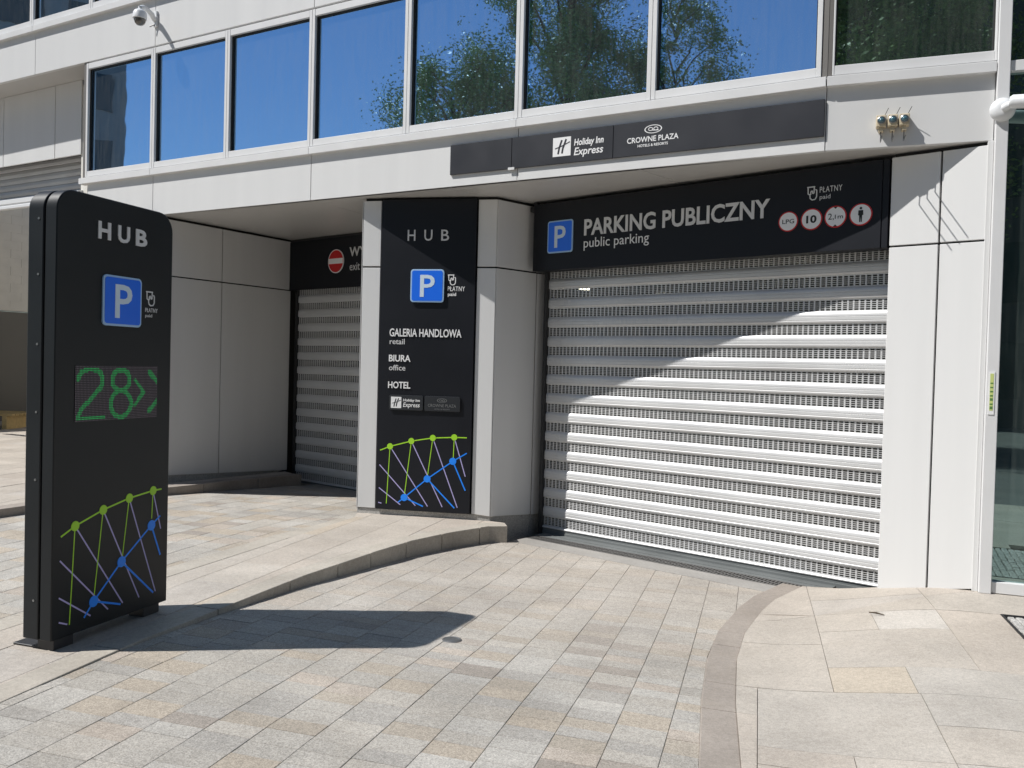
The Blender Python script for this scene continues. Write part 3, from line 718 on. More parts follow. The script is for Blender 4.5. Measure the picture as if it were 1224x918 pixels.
# ------------------------------------------------------------------ roller shutters
def shutter(fr, u0, u1, n, z0, d, label, seal=True, group='roller shutters of the car park'):
    L_ = u1 - u0; base = fr.P(u0, d, 0)
    root = empty('roller_shutter', tuple(fr.P((u0 + u1) / 2, d, z0 - .06)), label, 'roller shutter')
    pitch = .2085 if group == 'exit' else .2108; ph = .104
    s = MB(); hh = pitch - ph
    prof = [(.004, hh), (-.006, hh), (-.015, hh - .010), (-.022, hh - .026), (-.0225, hh - .045), (-.0200, hh - .047), (-.0200, hh - .050), (-.0235, hh - .053), (-.0235, .030), (-.0210, .028), (-.0210, .024), (-.0235, .021), (-.022, .006), (-.017, .0), (.004, .0)]
    s.prism_x(prof, 0, L_)
    v = MB(); cp = .0485; k = 0; x = .0
    while x < L_ - .01: v.box(x, x + .0135, -.004, .004, -.052, .052); x += cp
    v.box(L_ - .012, L_, -.004, .004, -.052, .052); v.box(0, L_, -.0056, .0056, .041, .052); v.box(0, L_, -.0056, .0056, -.052, -.046)
    for r_ in range(1, 5): zc = -.046 + r_ * .0174; v.box(0, L_, -.0052, .0052, zc - .0026, zc + .0026)
    slat = None; perf = None
    for i in range(n):
        zc = z0 + i * pitch
        if slat is None:
            slat = obj('slat', s, 'shut', root, loc=(base.x, base.y, zc + .052), rz=fr.rz, smooth=True); perf = obj('perforated_strip', v, 'shut', root, loc=(base.x, base.y, zc), rz=fr.rz)
        else:
            o = obj('perforated_strip', perf.data, None, root, loc=(base.x, base.y, zc), rz=fr.rz)
            if i < n - 1: o = obj('slat', slat.data, None, root, loc=tuple(fr.P(u0, d + rnd.uniform(-.002, .002), zc + .052 + rnd.uniform(-.0008, .0008))), rz=fr.rz + rnd.uniform(-.0006, .0006))
    b_ = MB(); b_.prism_x([(.006, .0), (-.010, .0), (-.026, -.006), (-.030, -.012), (-.030, -.022), (.006, -.024)], 0, L_)
    obj('bottom_rail', b_, 'shut', root, loc=(base.x, base.y, z0 - .053), rz=fr.rz)
    b_ = MB(); b_.prism_x([(.02, .0), (-.020, .0), (-.020, -.03), (-.026, -.033), (-.026, -.07), (-.020, -.073), (-.020, -.16), (.02, -.16)], 0, L_)
    obj('bottom_seal', b_, 'seal', root, loc=(base.x, base.y, z0 - .0775), rz=fr.rz)
    for x0, x1 in ((-.045, -.004), (L_ + .004, L_ + .045)):
        b_ = MB(); b_.box(x0, x1, -.05, .03, -.4, 2.7); obj('guide_rail', b_, 'dark', root, loc=(base.x, base.y, 0), rz=fr.rz)
    return root
shutter(G, .06, 3.74, 14, -.103, -.23, 'wide silver perforated roller shutter closed below the public parking sign')
shutter(G2, .09, 2.95, 14, -.10, -.10, 'narrower roller shutter in shade behind the column under the exit sign')
# raised loading bay shutter
rs = empty('roller_shutter', tuple(BW.P(0, 0, 4.2)), 'raised grey shutter of the loading bay with a bright bottom rail', 'roller shutter')
sl = MB(); sl.prism_x([(.0, .0), (-.012, .01), (-.02, .045), (-.012, .088), (.0, .098)], -5.5, 2.1); first = None
for k in range(6):
    if first is None: first = obj('slat', sl, 'shut', rs, loc=tuple(BW.P(0, -.28, 4.005)), rz=BW.rz)
    else: obj('slat', first.data, None, rs, loc=tuple(BW.P(0, -.28, 4.005 + .1 * k)), rz=BW.rz)
m_ = MB(); m_.prism_x([(.03, .0), (-.05, .0), (-.05, .045), (-.035, .055), (-.05, .075), (-.05, .14), (.03, .165)], -5.5, 2.1); obj('bottom_rail', m_, 'plastic', rs, loc=(BW.o.x, BW.o.y, 3.835), rz=BW.rz, bevel=.004)

# pallet in the bay
pa = empty('wooden_pallet', (-11.5, 18.0, 0.03), 'yellowish wooden pallet standing by the bay wall', 'pallet')
for k in range(7): m_ = MB(); m_.box(-.9, 1.1, -.5 + k * .155, -.5 + k * .155 + .12, .28, .32); obj('plank', m_, 'wood', pa, local=True)
for x in (-.8, .05, .9): m_ = MB(); m_.box(x, x + .1, -.5, .5, 0, .279); obj('bearer', m_, 'wood', pa, local=True)

# ------------------------------------------------------------------ signs
def ticket_icon(mb, u, z, w, h, d, mi=0):
    t = w * .11
    P_ = lambda a, b: (u + a * w, z + b * h)
    polyline(mb, [P_(0, 1), P_(.82, 1)], t, d, mi=mi)
    polyline(mb, [P_(.1, .97), P_(.12, .48), P_(.38, .40), P_(.40, .66), P_(.56, .70), P_(.58, .50), P_(.72, .50), P_(.74, .97)], t, d, mi=mi)
    polyline(mb, [P_(.30, .42), P_(.34, .14), P_(.54, .0), P_(.86, .03), P_(1, .22), P_(1, .72), P_(.86, .78)], t, d, mi=mi)
def parking_plate(fr, u, z, w, h, d, parent, letter='pwhite', thick=.012):
    m_ = MB(); m_.prism_y(rrect(u + w / 2, z + h / 2, w, h, w * .09), -(d + thick), -d)
    pl = wall('parking_plate', fr, m_, 'pborder', parent, bevel=.002)
    m_ = MB(); m_.prism_y(rrect(u + w / 2, z + h / 2, w * .915, h * .915, w * .06), -(d + thick + .0025), -(d + thick - .001))
    f = wall('face', fr, m_, 'psign', None); f.parent = pl; f.location = (0, 0, 0); f.rotation_euler = (0, 0, 0)
    m_ = MB(); text(m_, 'P', u + w * .29, u + w * .73, z + h * .16, z + h * .83, d + thick + .003, .0015, bold=.012)
    f = wall('letter', fr, m_, letter, None); f.parent = pl; f.location = (0, 0, 0); f.rotation_euler = (0, 0, 0)
def network(fr, parent, D, d, nr, lw):
    """printed network of dots and lines; each stroke group is one part"""
    m_ = MB(); g = D['green']
    pts = [D['ends'][0]] + g + [D['ends'][1]]; polyline(m_, pts, lw * .9, d, .0012)
    for a, b in zip(g, D['gl']): stroke(m_, a, b, lw * .62, d, .0010)
    wall('green_line', fr, m_, 'green', parent)
    m_ = MB()
    for a, b in zip(g, D['purp']): stroke(m_, a, b, lw * .8, d, .0006)
    for i in range(0, 6, 2): stroke(m_, D['p2'][i], D['p2'][i + 1], lw * .8, d, .0007)
    wall('lilac_line', fr, m_, 'lilac', parent)
    m_ = MB(); B = D['blue']; b_ = D['b']; polyline(m_, [b_[0]] + B + [b_[1]], lw * 1.0, d, .0014)
    for a, q in zip(B, b_[2:]): stroke(m_, a, q, lw * 1.1, d, .0016)
    wall('blue_line', fr, m_, 'blue', parent)
    for p in g: m_ = MB(); m_.prism_y(disc(p[0], p[1], nr), -(d + .003), -d); wall('green_dot', fr, m_, 'green', parent)
    for p in B: m_ = MB(); m_.prism_y(disc(p[0], p[1], nr * 1.15), -(d + .0032), -d); wall('blue_dot', fr, m_, 'blue', parent)
def hotel_logo_square(mb, u, z, w, h, d, mi_w, mi_d):
    mb.prism_y([(u, z), (u + w, z), (u + w, z + h), (u, z + h)], -(d + .0015), -d, mi_w)
    P_ = lambda a, b: (u + a * w, z + b * h)
    polyline(mb, [P_(.30, .12), P_(.36, .45), P_(.50, .85)], w * .10, d + .0015, .0006, mi_d)
    polyline(mb, [P_(.52, .14), P_(.56, .40), P_(.74, .88)], w * .10, d + .0015, .0006, mi_d)
    polyline(mb, [P_(.12, .42), P_(.30, .47), P_(.55, .55), P_(.95, .72)], w * .05, d + .0022, .0006, mi_d)
def crown_logo(mb, cu, cz, rx, rz_, d, mi=0):
    o = disc(cu, cz, rz_, rx, 32); i_ = disc(cu, cz, rz_ * .84, rx * .88, 32)
    for k in range(32):
        j = (k + 1) % 32; mb.prism_y([o[k], o[j], i_[j], i_[k]][::1], -(d + .0015), -d, mi)
    for s in (-1, 1):
        c = disc(cu + s * rx * .30, cz + .05 * rz_, rz_ * .36, rx * .24, 14); polyline(mb, c, rx * .075, d, .001, mi, closed=True)
    stroke(mb, (cu - rx * .1, cz - rz_ * .25), (cu + rx * .62, cz - rz_ * .38), rx * .09, d, .0013, mi)

# big sign over the entrance
sg = empty('parking_sign', tuple(G.P(1.84, 0, 2.65)), 'wide black board reading PARKING PUBLICZNY over the big roller shutter', 'sign')
m_ = MB(); m_.box(.0, 3.64, -.02, .14, 2.655, 3.378); wall('board', G, m_, 'board', sg, bevel=.003)
m_ = MB(); m_.box(3.642, 3.692, -.012, .14, 2.655, 3.378); wall('end_trim', G, m_, 'board', sg, bevel=.003)
D0 = .02
parking_plate(G, .205, 2.834, .335, .345, D0, sg)
m_ = MB(); text(m_, 'PARKING PUBLICZNY', .680, 2.690, 2.990, 3.162, D0, .006, bold=.022); wall('lettering', G, m_, 'letter', sg)
m_ = MB(); text(m_, 'public parking', .677, 1.459, 2.835, 2.965, D0, .002); wall('lettering', G, m_, 'white', sg)
m_ = MB(); ticket_icon(m_, 3.02, 3.107, .084, .112, D0); wall('ticket_symbol', G, m_, 'letter', sg)
m_ = MB(); text(m_, 'PŁATNY', 3.130, 3.319, 3.163, 3.212, D0, .002, bold=.0, spacing=1.12); wall('lettering', G, m_, 'letter', sg); m_ = MB(); text(m_, 'paid', 3.131, 3.222, 3.094, 3.143, D0, .002); wall('lettering', G, m_, 'letter', sg)
for k, (cu, cz) in enumerate(((2.862, 2.940), (3.067, 2.941), (3.271, 2.944), (3.479, 2.943))):
    r_ = .088 if k == 0 else .093
    m_ = MB(); m_.prism_y(disc(cu, cz, r_, n=36), -(D0 + .004), -D0); s_ = wall('restriction_disc', G, m_, 'red', sg)
    def sub(mb, mt, nm):
        o = wall(nm, G, mb, mt, None); o.parent = s_; o.location = (0, 0, 0); o.rotation_euler = (0, 0, 0)
    m_ = MB(); m_.prism_y(disc(cu, cz, r_ * .89, n=36), -(D0 + .006), -(D0 + .0035)); sub(m_, 'white', 'face')
    m_ = MB(); D1 = D0 + .0062
    if k == 0: text(m_, 'LPG', cu - .052, cu + .054, cz - .019, cz + .019, D1, .001, bold=.006)
    if k == 1: text(m_, '10', cu - .045, cu + .045, cz - .034, cz + .034, D1, .001, bold=.035)
    if k == 2:
        text(m_, '2,', cu - .060, cu - .012, cz - .030, cz + .030, D1, .001); text(m_, '1m', cu - .004, cu + .064, cz - .018, cz + .016, D1, .001, bold=.006)
        sub(m_, 'ink', 'figures'); m_ = MB()
        m_.prism_y([(cu - .018, cz + .083), (cu, cz + .066), (cu + .018, cz + .083)][::1], -(D1 + .001), -D1); m_.prism_y([(cu - .018, cz - .083), (cu + .018, cz - .083), (cu, cz - .066)], -(D1 + .001), -D1)
    if k == 3:
        m_.prism_y(disc(cu, cz + .052, .0105, n=14), -(D1 + .001), -D1); m_.prism_y([(cu - .021, cz - .005), (cu - .012, cz - .008), (cu - .011, cz - .062), (cu - .002, cz - .062), (cu, cz - .015), (cu + .002, cz - .062), (cu + .011, cz - .062), (cu + .012, cz - .008), (cu + .021, cz - .005), (cu + .019, cz + .035), (cu - .019, cz + .035)], -(D1 + .001), -D1)
    sub(m_, 'ink', 'symbol')

# exit sign
eg = empty('exit_sign', tuple(G2.P(1.5, 0, 2.68)), 'black exit board with a red no entry disc behind the column', 'sign')
m_ = MB(); m_.box(.0, 3.0, -.03, .0, 2.66, 3.378); wall('board', G2, m_, 'board', eg, bevel=.003)
m_ = MB(); m_.prism_y(disc(1.064, 3.035, .168, n=36), -.040, -.03); s_ = wall('no_entry_disc', G2, m_, 'white', eg)
m_ = MB(); m_.prism_y(disc(1.064, 3.035, .156, n=36), -.042, -.0395); f = wall('face', G2, m_, 'red', None); f.parent = s_; f.location = (0, 0, 0); f.rotation_euler = (0, 0, 0)
m_ = MB(); m_.box(1.064 - .15, 1.064 + .15, -.044, -.0415, 3.0, 3.075); f = wall('bar', G2, m_, 'white', None); f.parent = s_; f.location = (0, 0, 0); f.rotation_euler = (0, 0, 0)
m_ = MB(); text(m_, 'WYJAZD', 1.345, 2.12, 3.045, 3.215, .03, .005, bold=.012); wall('lettering', G2, m_, 'letter', eg); m_ = MB(); text(m_, 'exit', 1.352, 1.56, 2.89, 2.995, .03, .002); wall('lettering', G2, m_, 'letter', eg)

# banner on the fascia
bn = empty('hotel_banner', tuple(P1.P(6.05, 0, 3.53)), 'long dark banner with two white hotel logos on the fascia', 'banner')
for a, b in ((4.25, 4.962), (4.966, 6.022), (6.026, 7.855)):
    m_ = MB(); m_.box(a, b, -.022, -.001, 3.535, 3.835); wall('banner_panel', P1, m_, 'banner', bn, bevel=.002)
D0 = .022
m_ = MB(); hotel_logo_square(m_, 5.412, 3.602, .186, .178, D0, 0, 1)
text(m_, 'Holiday Inn', 5.632, 5.930, 3.668, 3.750, D0, .0015, bold=.022, shear=.15); text(m_, 'Express', 5.632, 5.928, 3.575, 3.668, D0, .0015, bold=.014, shear=.2)
wall('hotel_logo', P1, m_, ['white', 'banner'], bn)
m_ = MB(); crown_logo(m_, 6.405, 3.757, .082, .038, D0); text(m_, 'CROWNE PLAZA', 6.160, 6.640, 3.648, 3.698, D0, .0015, bold=.016); text(m_, 'HOTELS & RESORTS', 6.262, 6.545, 3.606, 3.630, D0, .0015, bold=.02)
wall('hotel_logo', P1, m_, 'white', bn)
m_ = MB(); m_.box(4.93, 5.0, -.03, -.0225, 3.522, 3.546); wall('clip', P1, m_, 'frame', bn)

# directory board on the column
cb = empty('directory_board', tuple(COL.P(.76, 0, 0)), 'tall black directory board on the column listing retail, office and hotel', 'sign')
m_ = MB(); m_.box(.226, 1.293, -.024, .03, .004, 3.392); wall('board', COL, m_, 'board', cb, bevel=.004)
D0 = .024
parking_plate(COL, .578, 2.278, .375, .355, D0, cb, thick=.022)
m_ = MB()
for s_, a, b in (('H', .527, .614), ('U', .716, .806), ('B', .905, .992)): m_ = MB(); text(m_, s_, a, b, 2.944, 3.062, D0, .006, bold=.004); wall('letter', COL, m_, 'letter', cb)
m_ = MB(); text(m_, 'GALERIA HANDLOWA', .347, 1.157, 1.902, 1.990, D0, .008, bold=.014); wall('lettering', COL, m_, 'white', cb)
m_ = MB(); text(m_, 'BIURA', .346, .592, 1.628, 1.702, D0, .008, bold=.018); wall('lettering', COL, m_, 'white', cb)
m_ = MB(); text(m_, 'HOTEL', .343, .597, 1.336, 1.410, D0, .008, bold=.018); wall('lettering', COL, m_, 'white', cb)
m_ = MB(); text(m_, 'retail', .349, .519, 1.818, 1.878, D0, .002, bold=.004); wall('lettering', COL, m_, 'letter', cb)
m_ = MB(); text(m_, 'office', .347, .535, 1.532, 1.592, D0, .002, bold=.004); wall('lettering', COL, m_, 'letter', cb)
m_ = MB(); ticket_icon(m_, .99, 2.468, .085, .107, D0); wall('ticket_symbol', COL, m_, 'white', cb)
m_ = MB(); text(m_, 'PŁATNY', .991, 1.182, 2.402, 2.452, D0, .003, bold=.008, spacing=1.12); wall('lettering', COL, m_, 'white', cb); m_ = MB(); text(m_, 'paid', .993, 1.086, 2.338, 2.385, D0, .003, bold=.02); wall('lettering', COL, m_, 'white', cb)
for k, (a, b) in enumerate(((.363, .750), (.765, 1.165))):
    m_ = MB(); m_.prism_y(rrect((a + b) / 2, 1.183, b - a, .162, .02), -(D0 + .018), -D0); s_ = wall('hotel_plate', COL, m_, 'plate', cb, bevel=.003, segs=2)
    m_ = MB(); DD = D0 + .018
    if k == 0: hotel_logo_square(m_, .385, 1.122, .118, .122, DD, 0, 1); text(m_, 'Holiday Inn', .523, .713, 1.188, 1.226, DD, .001, bold=.02, shear=.15); text(m_, 'Express', .523, .713, 1.122, 1.185, DD, .001, bold=.01, shear=.2)
    else: crown_logo(m_, .962, 1.219, .055, .024, DD); text(m_, 'CROWNE PLAZA', .805, 1.12, 1.148, 1.180, DD, .001); text(m_, 'HOTELS & RESORTS', .88, 1.05, 1.118, 1.132, DD, .001)
    o = wall('hotel_logo', COL, m_, ['white' if k == 0 else 'steel', 'plate'], None); o.parent = s_; o.location = (0, 0, 0); o.rotation_euler = (0, 0, 0)
NC = {'green': [(0.38, 0.698), (0.622, 0.766), (0.864, 0.81), (1.104, 0.826)], 'ends': [(0.266, 0.651), (1.243, 0.827)], 'blue': [(0.555, 0.145), (0.811, 0.362), (1.094, 0.567)], 'gl': [(0.351, 0.068), (0.557, 0.17), (0.816, 0.408), (1.098, 0.602)], 'purp': [(0.822, 0.062), (0.987, 0.065), (1.156, 0.067), (1.236, 0.408)], 'p2': [(0.263, 0.493), (0.684, 0.063), (0.262, 0.239), (0.513, 0.063), (0.258, 0.076), (0.295, 0.069)], 'b': [(0.486, 0.089), (1.248, 0.661), (0.771, 0.059), (1.124, 0.06), (1.24, 0.256)]}
network(COL, cb, NC, D0, .034, .013)

# ------------------------------------------------------------------ totem
to = empty('totem_sign', tuple(TOT.P(.45, -.1, -.06)), 'tall black rounded totem sign with a green counter display', 'sign')
def totem_outline(u0, u1, z0, z1, r):
    pts = [(u0, z0), (u1, z0)]
    for cx, a0 in ((u1 - r, 0), (u0 + r, 90)):
        for k in range(9): a = R(a0 + 90 * k / 8); pts.append((cx + r * math.cos(a), z1 - r + r * math.sin(a)))
    return pts
m_ = MB(); m_.prism_y(totem_outline(.0, .915, .0, 2.535, .12), 0.0, .082); wall('front_shell', TOT, m_, 'totem', to, smooth=True, bevel=.006, segs=2)
m_ = MB(); m_.prism_y(totem_outline(.012, .905, .02, 2.520, .11), .083, .094); wall('gap_panel', TOT, m_, 'gap', to)
m_ = MB(); m_.prism_y(totem_outline(.0, .915, .0, 2.535, .12), .095, .205); wall('rear_shell', TOT, m_, 'totem', to, smooth=True, bevel=.006, segs=2)
for z in (.22, .9, 1.28, 1.66, 2.05, 2.36):
    m_ = MB(); m_.prism_x([(.128 + .007 * math.cos(k * math.pi / 4), z + .007 * math.sin(k * math.pi / 4)) for k in range(8)], -.003, .002); wall('screw', TOT, m_, 'steel', to)
for u_ in (.03, .72):
    m_ = MB(); m_.box(u_, u_ + .14, .012, .13, -.06, .001); wall('foot', TOT, m_, 'dark', to, bevel=.003)
for u_ in (.03, .76):
    m_ = MB(); m_.box(u_, u_ + .12, .10, .31, -.058, -.048); wall('base_plate', TOT, m_, 'dark', to, bevel=.002)
m_ = MB()
for s_, a, b in (('H', .288, .384), ('U', .440, .535), ('B', .584, .680)): m_ = MB(); text(m_, s_, a, b, 2.291, 2.394, 0, .006, bold=.03); wall('letter', TOT, m_, 'letter', to)
parking_plate(TOT, .324, 1.786, .310, .302, 0, to)
m_ = MB(); ticket_icon(m_, .682, 1.930, .072, .086, 0); wall('ticket_symbol', TOT, m_, 'letter', to)
m_ = MB(); text(m_, 'PŁATNY', .677, .785, 1.888, 1.914, 0, .002, bold=.005, spacing=1.12); wall('lettering', TOT, m_, 'letter', to); m_ = MB(); text(m_, 'paid', .678, .737, 1.850, 1.876, 0, .002); wall('lettering', TOT, m_, 'letter', to)
m_ = MB(); m_.box(.138, .794, -.003, .0, 1.220, 1.548); led = wall('led_display', TOT, m_, 'ledbg', to)
def pd(x, y, pts, closed=False):
    best = 1e9; p = Vector((x, y)); q = pts + [pts[0]] if closed else pts
    for a, b in zip(q, q[1:]):
        a = Vector(a); b = Vector(b); t_ = max(0, min(1, (p - a).dot(b - a) / (b - a).length_squared)); best = min(best, (p - a - (b - a) * t_).length)
    return best
TWO = [(1.5, 7), (4, 3), (8, 1.5), (13, 1.5), (17.5, 3), (19.5, 7), (18.5, 11.5), (12, 17.5), (4, 24.5), (1.5, 29.5), (20.5, 29.5)]
E1 = [(33.5 + 7 * math.cos(k * math.pi / 12), 7.6 + 6.1 * math.sin(k * math.pi / 12)) for k in range(24)]
E2 = [(33.8 + 8 * math.cos(k * math.pi / 12), 22 + 7.8 * math.sin(k * math.pi / 12)) for k in range(24)]
on, off = MB(), MB()
for r_ in range(32):
    for c_ in range(64):
        lit = pd(c_, r_, TWO) < 1.5 or pd(c_, r_, E1, True) < 1.5 or pd(c_, r_, E2, True) < 1.5 or pd(c_, r_, [(45, 8), (52, 15.3), (45, 23)]) < 1.25 or pd(c_, r_, [(57, 3), (63, 8.5)]) < 1.6 or pd(c_, r_, [(64, 21), (57, 27)]) < 1.6
        u_ = .1415 + c_ * .01017; z_ = 1.5385 - r_ * .01010; s_ = .0029 if lit else .0022; y_ = -.0045
        (on if lit else off).face([(u_ - s_, y_, z_ - s_), (u_ + s_, y_, z_ - s_), (u_ + s_, y_, z_ + s_), (u_ - s_, y_, z_ + s_)])
for q, nm, mt in ((on, 'lit_diode', 'ledon'), (off, 'unlit_diode', 'ledoff')):
    o = wall(nm, TOT, q, mt, None); o.parent = led; o.location = (0, 0, 0); o.rotation_euler = (0, 0, 0); o['kind'] = 'stuff'
NT = {'green': [(0.156, 0.624), (0.362, 0.686), (0.569, 0.727), (0.773, 0.747)], 'ends': [(0.058, 0.579), (0.849, 0.748)], 'blue': [(0.3, 0.153), (0.513, 0.343), (0.763, 0.525)], 'gl': [(0.126, 0.063), (0.304, 0.191), (0.521, 0.379), (0.765, 0.568)], 'purp': [(0.529, 0.085), (0.666, 0.084), (0.809, 0.088), (0.848, 0.489)], 'p2': [(0.054, 0.444), (0.412, 0.076), (0.051, 0.234), (0.279, 0.073), (0.053, 0.095), (0.112, 0.069)], 'b': [(0.23, 0.074), (0.841, 0.575), (0.511, 0.081), (0.789, 0.085), (0.847, 0.318)]}
network(TOT, to, NT, 0, .029, .011)

# ------------------------------------------------------------------ small things on the building
# dome camera
dc = empty('dome_camera', tuple(P1.P(-.28, 0, 5.9)), 'white dome security camera on a curved arm above the window band', 'camera')
m_ = MB(); m_.box(-.30, -.24, -.03, -.004, 5.80, 6.0); wall('wall_plate', P1, m_, 'plastic', dc, bevel=.004)
m_ = MB(); m_.tube([(-.27, -.03, 5.88), (-.255, -.09, 5.93), (-.235, -.17, 5.955), (-.21, -.25, 5.955), (-.20, -.30, 5.93), (-.20, -.30, 5.89)], [.030, .032, .028, .024, .024, .028], 10); wall('arm', P1, m_, 'plastic', dc, smooth=True)
m_ = MB(); m_.lathe([(.034, 5.90), (.064, 5.885), (.080, 5.86), (.083, 5.79), (.077, 5.783)], c=(-.20, -.30, 0)); wall('housing', P1, m_, 'plastic', dc, smooth=True)
m_ = MB(); m_.lathe([(.070, 5.784), (.068, 5.76), (.057, 5.732), (.036, 5.712), (.01, 5.704)], c=(-.20, -.30, 0)); wall('dome', P1, m_, 'dome', dc, smooth=True)
m_ = MB(); m_.tube([(-.27, -.03, 5.83), (-.33, -.06, 5.80)], .007, 6); wall('cable', P1, m_, 'dark', dc)

# three weathered box sensors, not lamps: one unit each
for k in range(3):
    u0 = .372 + k * .083; t = empty('box_sensor', tuple(P2.P(u0 + .036, .0, 3.60)), ('first', 'middle', 'last')[k] + ' of the three weathered beige sensors on the fascia, ' + ('nearest the banner', 'between two alike', 'nearest the white post')[k], 'lamp', 'weathered sensors on the fascia')
    m_ = MB(); m_.box(u0, u0 + .074, -.075, -.001, 3.565, 3.655); wall('housing', P2, m_, 'beige', t, bevel=.006, segs=2)
    m_ = MB(); m_.lathe([(.031, -.074), (.031, -.084), (.026, -.087), (.024, -.082)], c=(u0 + .037, 0, 3.612), axis='y'); wall('lens_ring', P2, m_, 'steel', t, smooth=True)
    m_ = MB(); m_.lathe([(.023, -.082), (.019, -.090), (.010, -.095), (.003, -.096)], c=(u0 + .037, 0, 3.612), axis='y'); wall('lens', P2, m_, 'lens', t, smooth=True)
    m_ = MB(); m_.box(u0 + .02, u0 + .054, -.06, -.001, 3.53, 3.5645); wall('cable_gland', P2, m_, 'beige', t, bevel=.003)
    m_ = MB(); m_.tube([(u0 + .037, -.05, 3.53), (u0 + .035, -.047, 3.45)], .004, 6); wall('wire', P2, m_, 'dark', t)
    m_ = MB(); m_.tube([(u0 + .06, -.04, 3.655), (u0 + .085, -.09, 3.70)], .0025, 6); wall('antenna', P2, m_, 'dark', t)
    m_ = MB(); m_.tube([(u0 + .036, -.045, 3.45), (u0 + .033, -.28, 3.43)], .0045, 6); wall('rod', P2, m_, 'steel', t)

# bullet camera on the post
bc = empty('bullet_camera', tuple(P2.P(1.25, .06, 3.63)), 'white bullet security camera on a round mount on the white post', 'camera')
m_ = MB(); m_.lathe([(.088, -.056), (.088, -.07), (.078, -.092), (.05, -.108), (.03, -.112)], c=(1.245, 0, 3.63), axis='y'); wall('mount', P2, m_, 'plastic', bc, smooth=True)
m_ = MB(); m_.tube([(1.25, -.11, 3.63), (1.27, -.15, 3.635), (1.31, -.17, 3.64)], .03, 12); wall('joint', P2, m_, 'plastic', bc, smooth=True)
m_ = MB(); m_.tube([(1.27, -.165, 3.655), (1.29, -.168, 3.654), (1.55, -.20, 3.635), (1.57, -.202, 3.633)], [.035, .05, .052, .045], 16); wall('body', P2, m_, 'plastic', bc, smooth=True)
m_ = MB(); m_.tube([(1.571, -.2022, 3.633), (1.58, -.203, 3.632)], .035, 16); wall('lens', P2, m_, 'lens', bc, smooth=True)

# small dark camera under the soffit beside the big sign
uc = empty('small_camera', tuple(SIDE.P(.52, .1, 3.34)), 'small black camera under the soffit beside the column', 'camera')
m_ = MB(); m_.box(.46, .56, -.13, -.02, 3.31, 3.37); wall('body', SIDE, m_, 'dark', uc, bevel=.01, segs=2)
m_ = MB(); m_.lathe([(.036, 3.31), (.034, 3.295), (.02, 3.282), (.004, 3.278)], c=(.51, -.08, 0)); wall('dome', SIDE, m_, 'dome', uc, smooth=True)
m_ = MB(); m_.box(.49, .53, -.10, -.05, 3.37, 3.42); wall('bracket', SIDE, m_, 'dark', uc)

# striped label on the post
lb = empty('striped_label', tuple(P2.P(1.235, .055, 1.34)), 'narrow yellow green striped label on the white post by the glass', 'label')
m_ = MB(); m_.box(1.222, 1.262, -.060, -.0555, 1.335, 1.66); wall('backing', P2, m_, 'white', lb)
m_ = MB(); m_.box(1.230, 1.254, -.0612, -.060, 1.365, 1.645); wall('strip', P2, m_, 'yellow', lb)
m_ = MB()
for k, w in enumerate((.022, .012, .02, .012, .012, .01, .01)): z = 1.375 + k * .032; m_.box(1.232, 1.252, -.0618, -.0612, z, z + w)
wall('bars', P2, m_, 'labgreen', lb)

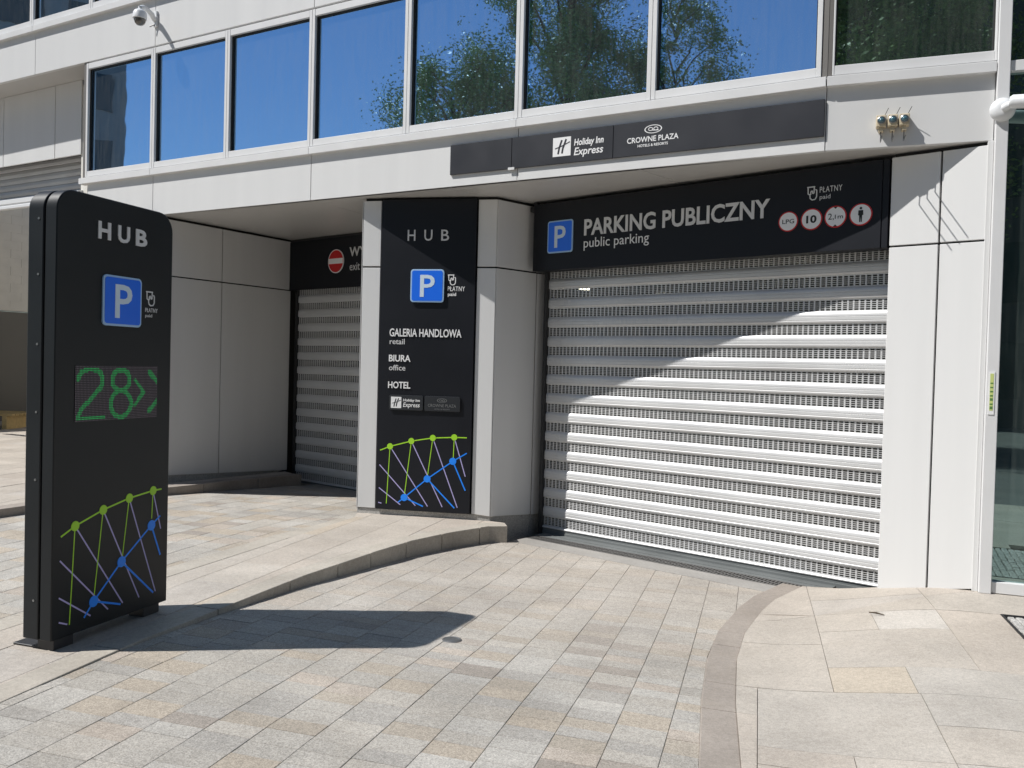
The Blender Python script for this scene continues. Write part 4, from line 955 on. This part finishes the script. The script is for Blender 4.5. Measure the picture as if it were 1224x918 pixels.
# ------------------------------------------------------------------ the street behind (seen in the glass)
def tree(loc, h, cr, cz, seed, leafs, mt, label, trunk=.16):
    r = random.Random(seed); root = empty('street_tree', loc, label, 'tree', 'street trees mirrored in the windows')
    m_ = MB(); m_.tube([(0, 0, 0), (.1, .05, h * .25), (.0, .1, h * .5), (.15, .05, h * .8)], [trunk, trunk * .8, trunk * .55, trunk * .15], 10)
    clumps = []
    for k in range(110):
        a = r.uniform(0, 6.283); t_ = r.uniform(-1, 1); rr = cr * math.sqrt(max(0, 1 - t_ * t_ * .85)) * r.uniform(.05, 1.0) ** .6
        p = Vector((rr * math.cos(a), rr * math.sin(a), cz + t_ * (h - cz))); clumps.append((p, r.uniform(.16, .34) * cr))
        if k % 2 == 0:
            s_ = Vector((0, 0, max(h * .22, p.z - rr * .9 - .5))); mid = (s_ + p) / 2 + Vector((r.uniform(-.3, .3), r.uniform(-.3, .3), .2)); m_.tube([s_, mid, p], [trunk * .32, trunk * .2, .02], 6)
    obj('trunk', m_, 'bark', root, local=True, smooth=True)
    vs = []; fs = []
    for k in range(leafs):
        p, cr_ = r.choice(clumps); d = Vector((r.gauss(0, 1), r.gauss(0, 1), r.gauss(0, 1))).normalized() * cr_ * (r.random() ** .6) * (1.6 if r.random() < .22 else 1.0); q = p + d
        s_ = r.uniform(.04, .08); a = Vector((r.gauss(0, 1), r.gauss(0, 1), r.gauss(0, .6))).normalized(); b = a.cross(Vector((r.gauss(0, 1), r.gauss(0, 1), r.gauss(0, 1)))).normalized()
        i = len(vs); vs += [q - a * s_, q - b * s_ * .5, q + a * s_, q + b * s_ * .5]; fs.append((i, i + 1, i + 2, i + 3))
    me = bpy.data.meshes.new('crown'); me.from_pydata([tuple(v) for v in vs], [], fs); me.materials.append(M[mt])
    obj('crown', me, None, root, local=True)
tree((-23.2, -3.6, -.07), 14.2, 3.3, 9.0, 3, 75000, 'leaf', 'low loose green street tree mirrored at the start of the leafy panes', .20)
tree((-20.8, -7.2, -.07), 20.0, 3.6, 11.5, 5, 120000, 'leaf', 'tallest street tree mirrored in the windows above the banner', .26)
tree((-18.0, -10.2, -.07), 17.0, 2.5, 11.5, 8, 32000, 'leafd', 'sparse street tree mirrored in the last blue window', .18)
tree((-2.6, -8.8, -.07), 13.5, 3.4, 9.0, 11, 100000, 'leafd', 'dark street tree behind the viewer mirrored in the green corner window', .24)
def block(loc, w, dp, h, rz, label, mt, name='street_building'):
    root = empty(name, loc, label, 'building', 'buildings across the street')
    m_ = MB(); m_.box(-w / 2, w / 2, -dp, 0, 0, h); obj('wall', m_, mt, root, local=True)
    m_ = MB(); m_.box(-w / 2 - .3, w / 2 + .3, -dp - .3, .3, h, h + .5); obj('roof', m_, mt, root, local=True)
    wm = MB(); wm.box(-1.1, 1.1, -.02, .05, 0, 1.9); wp = None
    nx = int(w // 3.2); nz = int((h - 1) // 3.4)
    for i in range(nx):
        for j in range(nz):
            l = (-w / 2 + 1.6 + i * 3.2 + (w - nx * 3.2) / 2, 0, 1.0 + j * 3.4)
            if wp is None: wp = obj('window', wm, 'facade_glass', root, loc=l, local=True)
            else: obj('window', wp.data, None, root, loc=l, local=True)
    root.rotation_euler = (0, 0, rz)
block((3.0, -19.0, -.07), 30, 12, 22, 0, 'dark office block behind the viewer mirrored in the green glass', 'facade_dark')
block((-42.0, 13.0, -.07), 13, 12, 25, R(-90), 'pale tall building down the street mirrored in the first window', 'facade_pale')

# twig lying on the slabs
tw = MB(); tw.tube([(0, 0, .006), (.05, -.012, .010), (.10, -.034, .007)], [.004, .007, .003], 6)
tag(obj('twig', tw, 'bark', loc=(2.60, 6.0, z_right((2.65, 5.98)) + .006), rz=-.35), 'short brown twig lying on the pale slabs below the wall panel', 'twig')
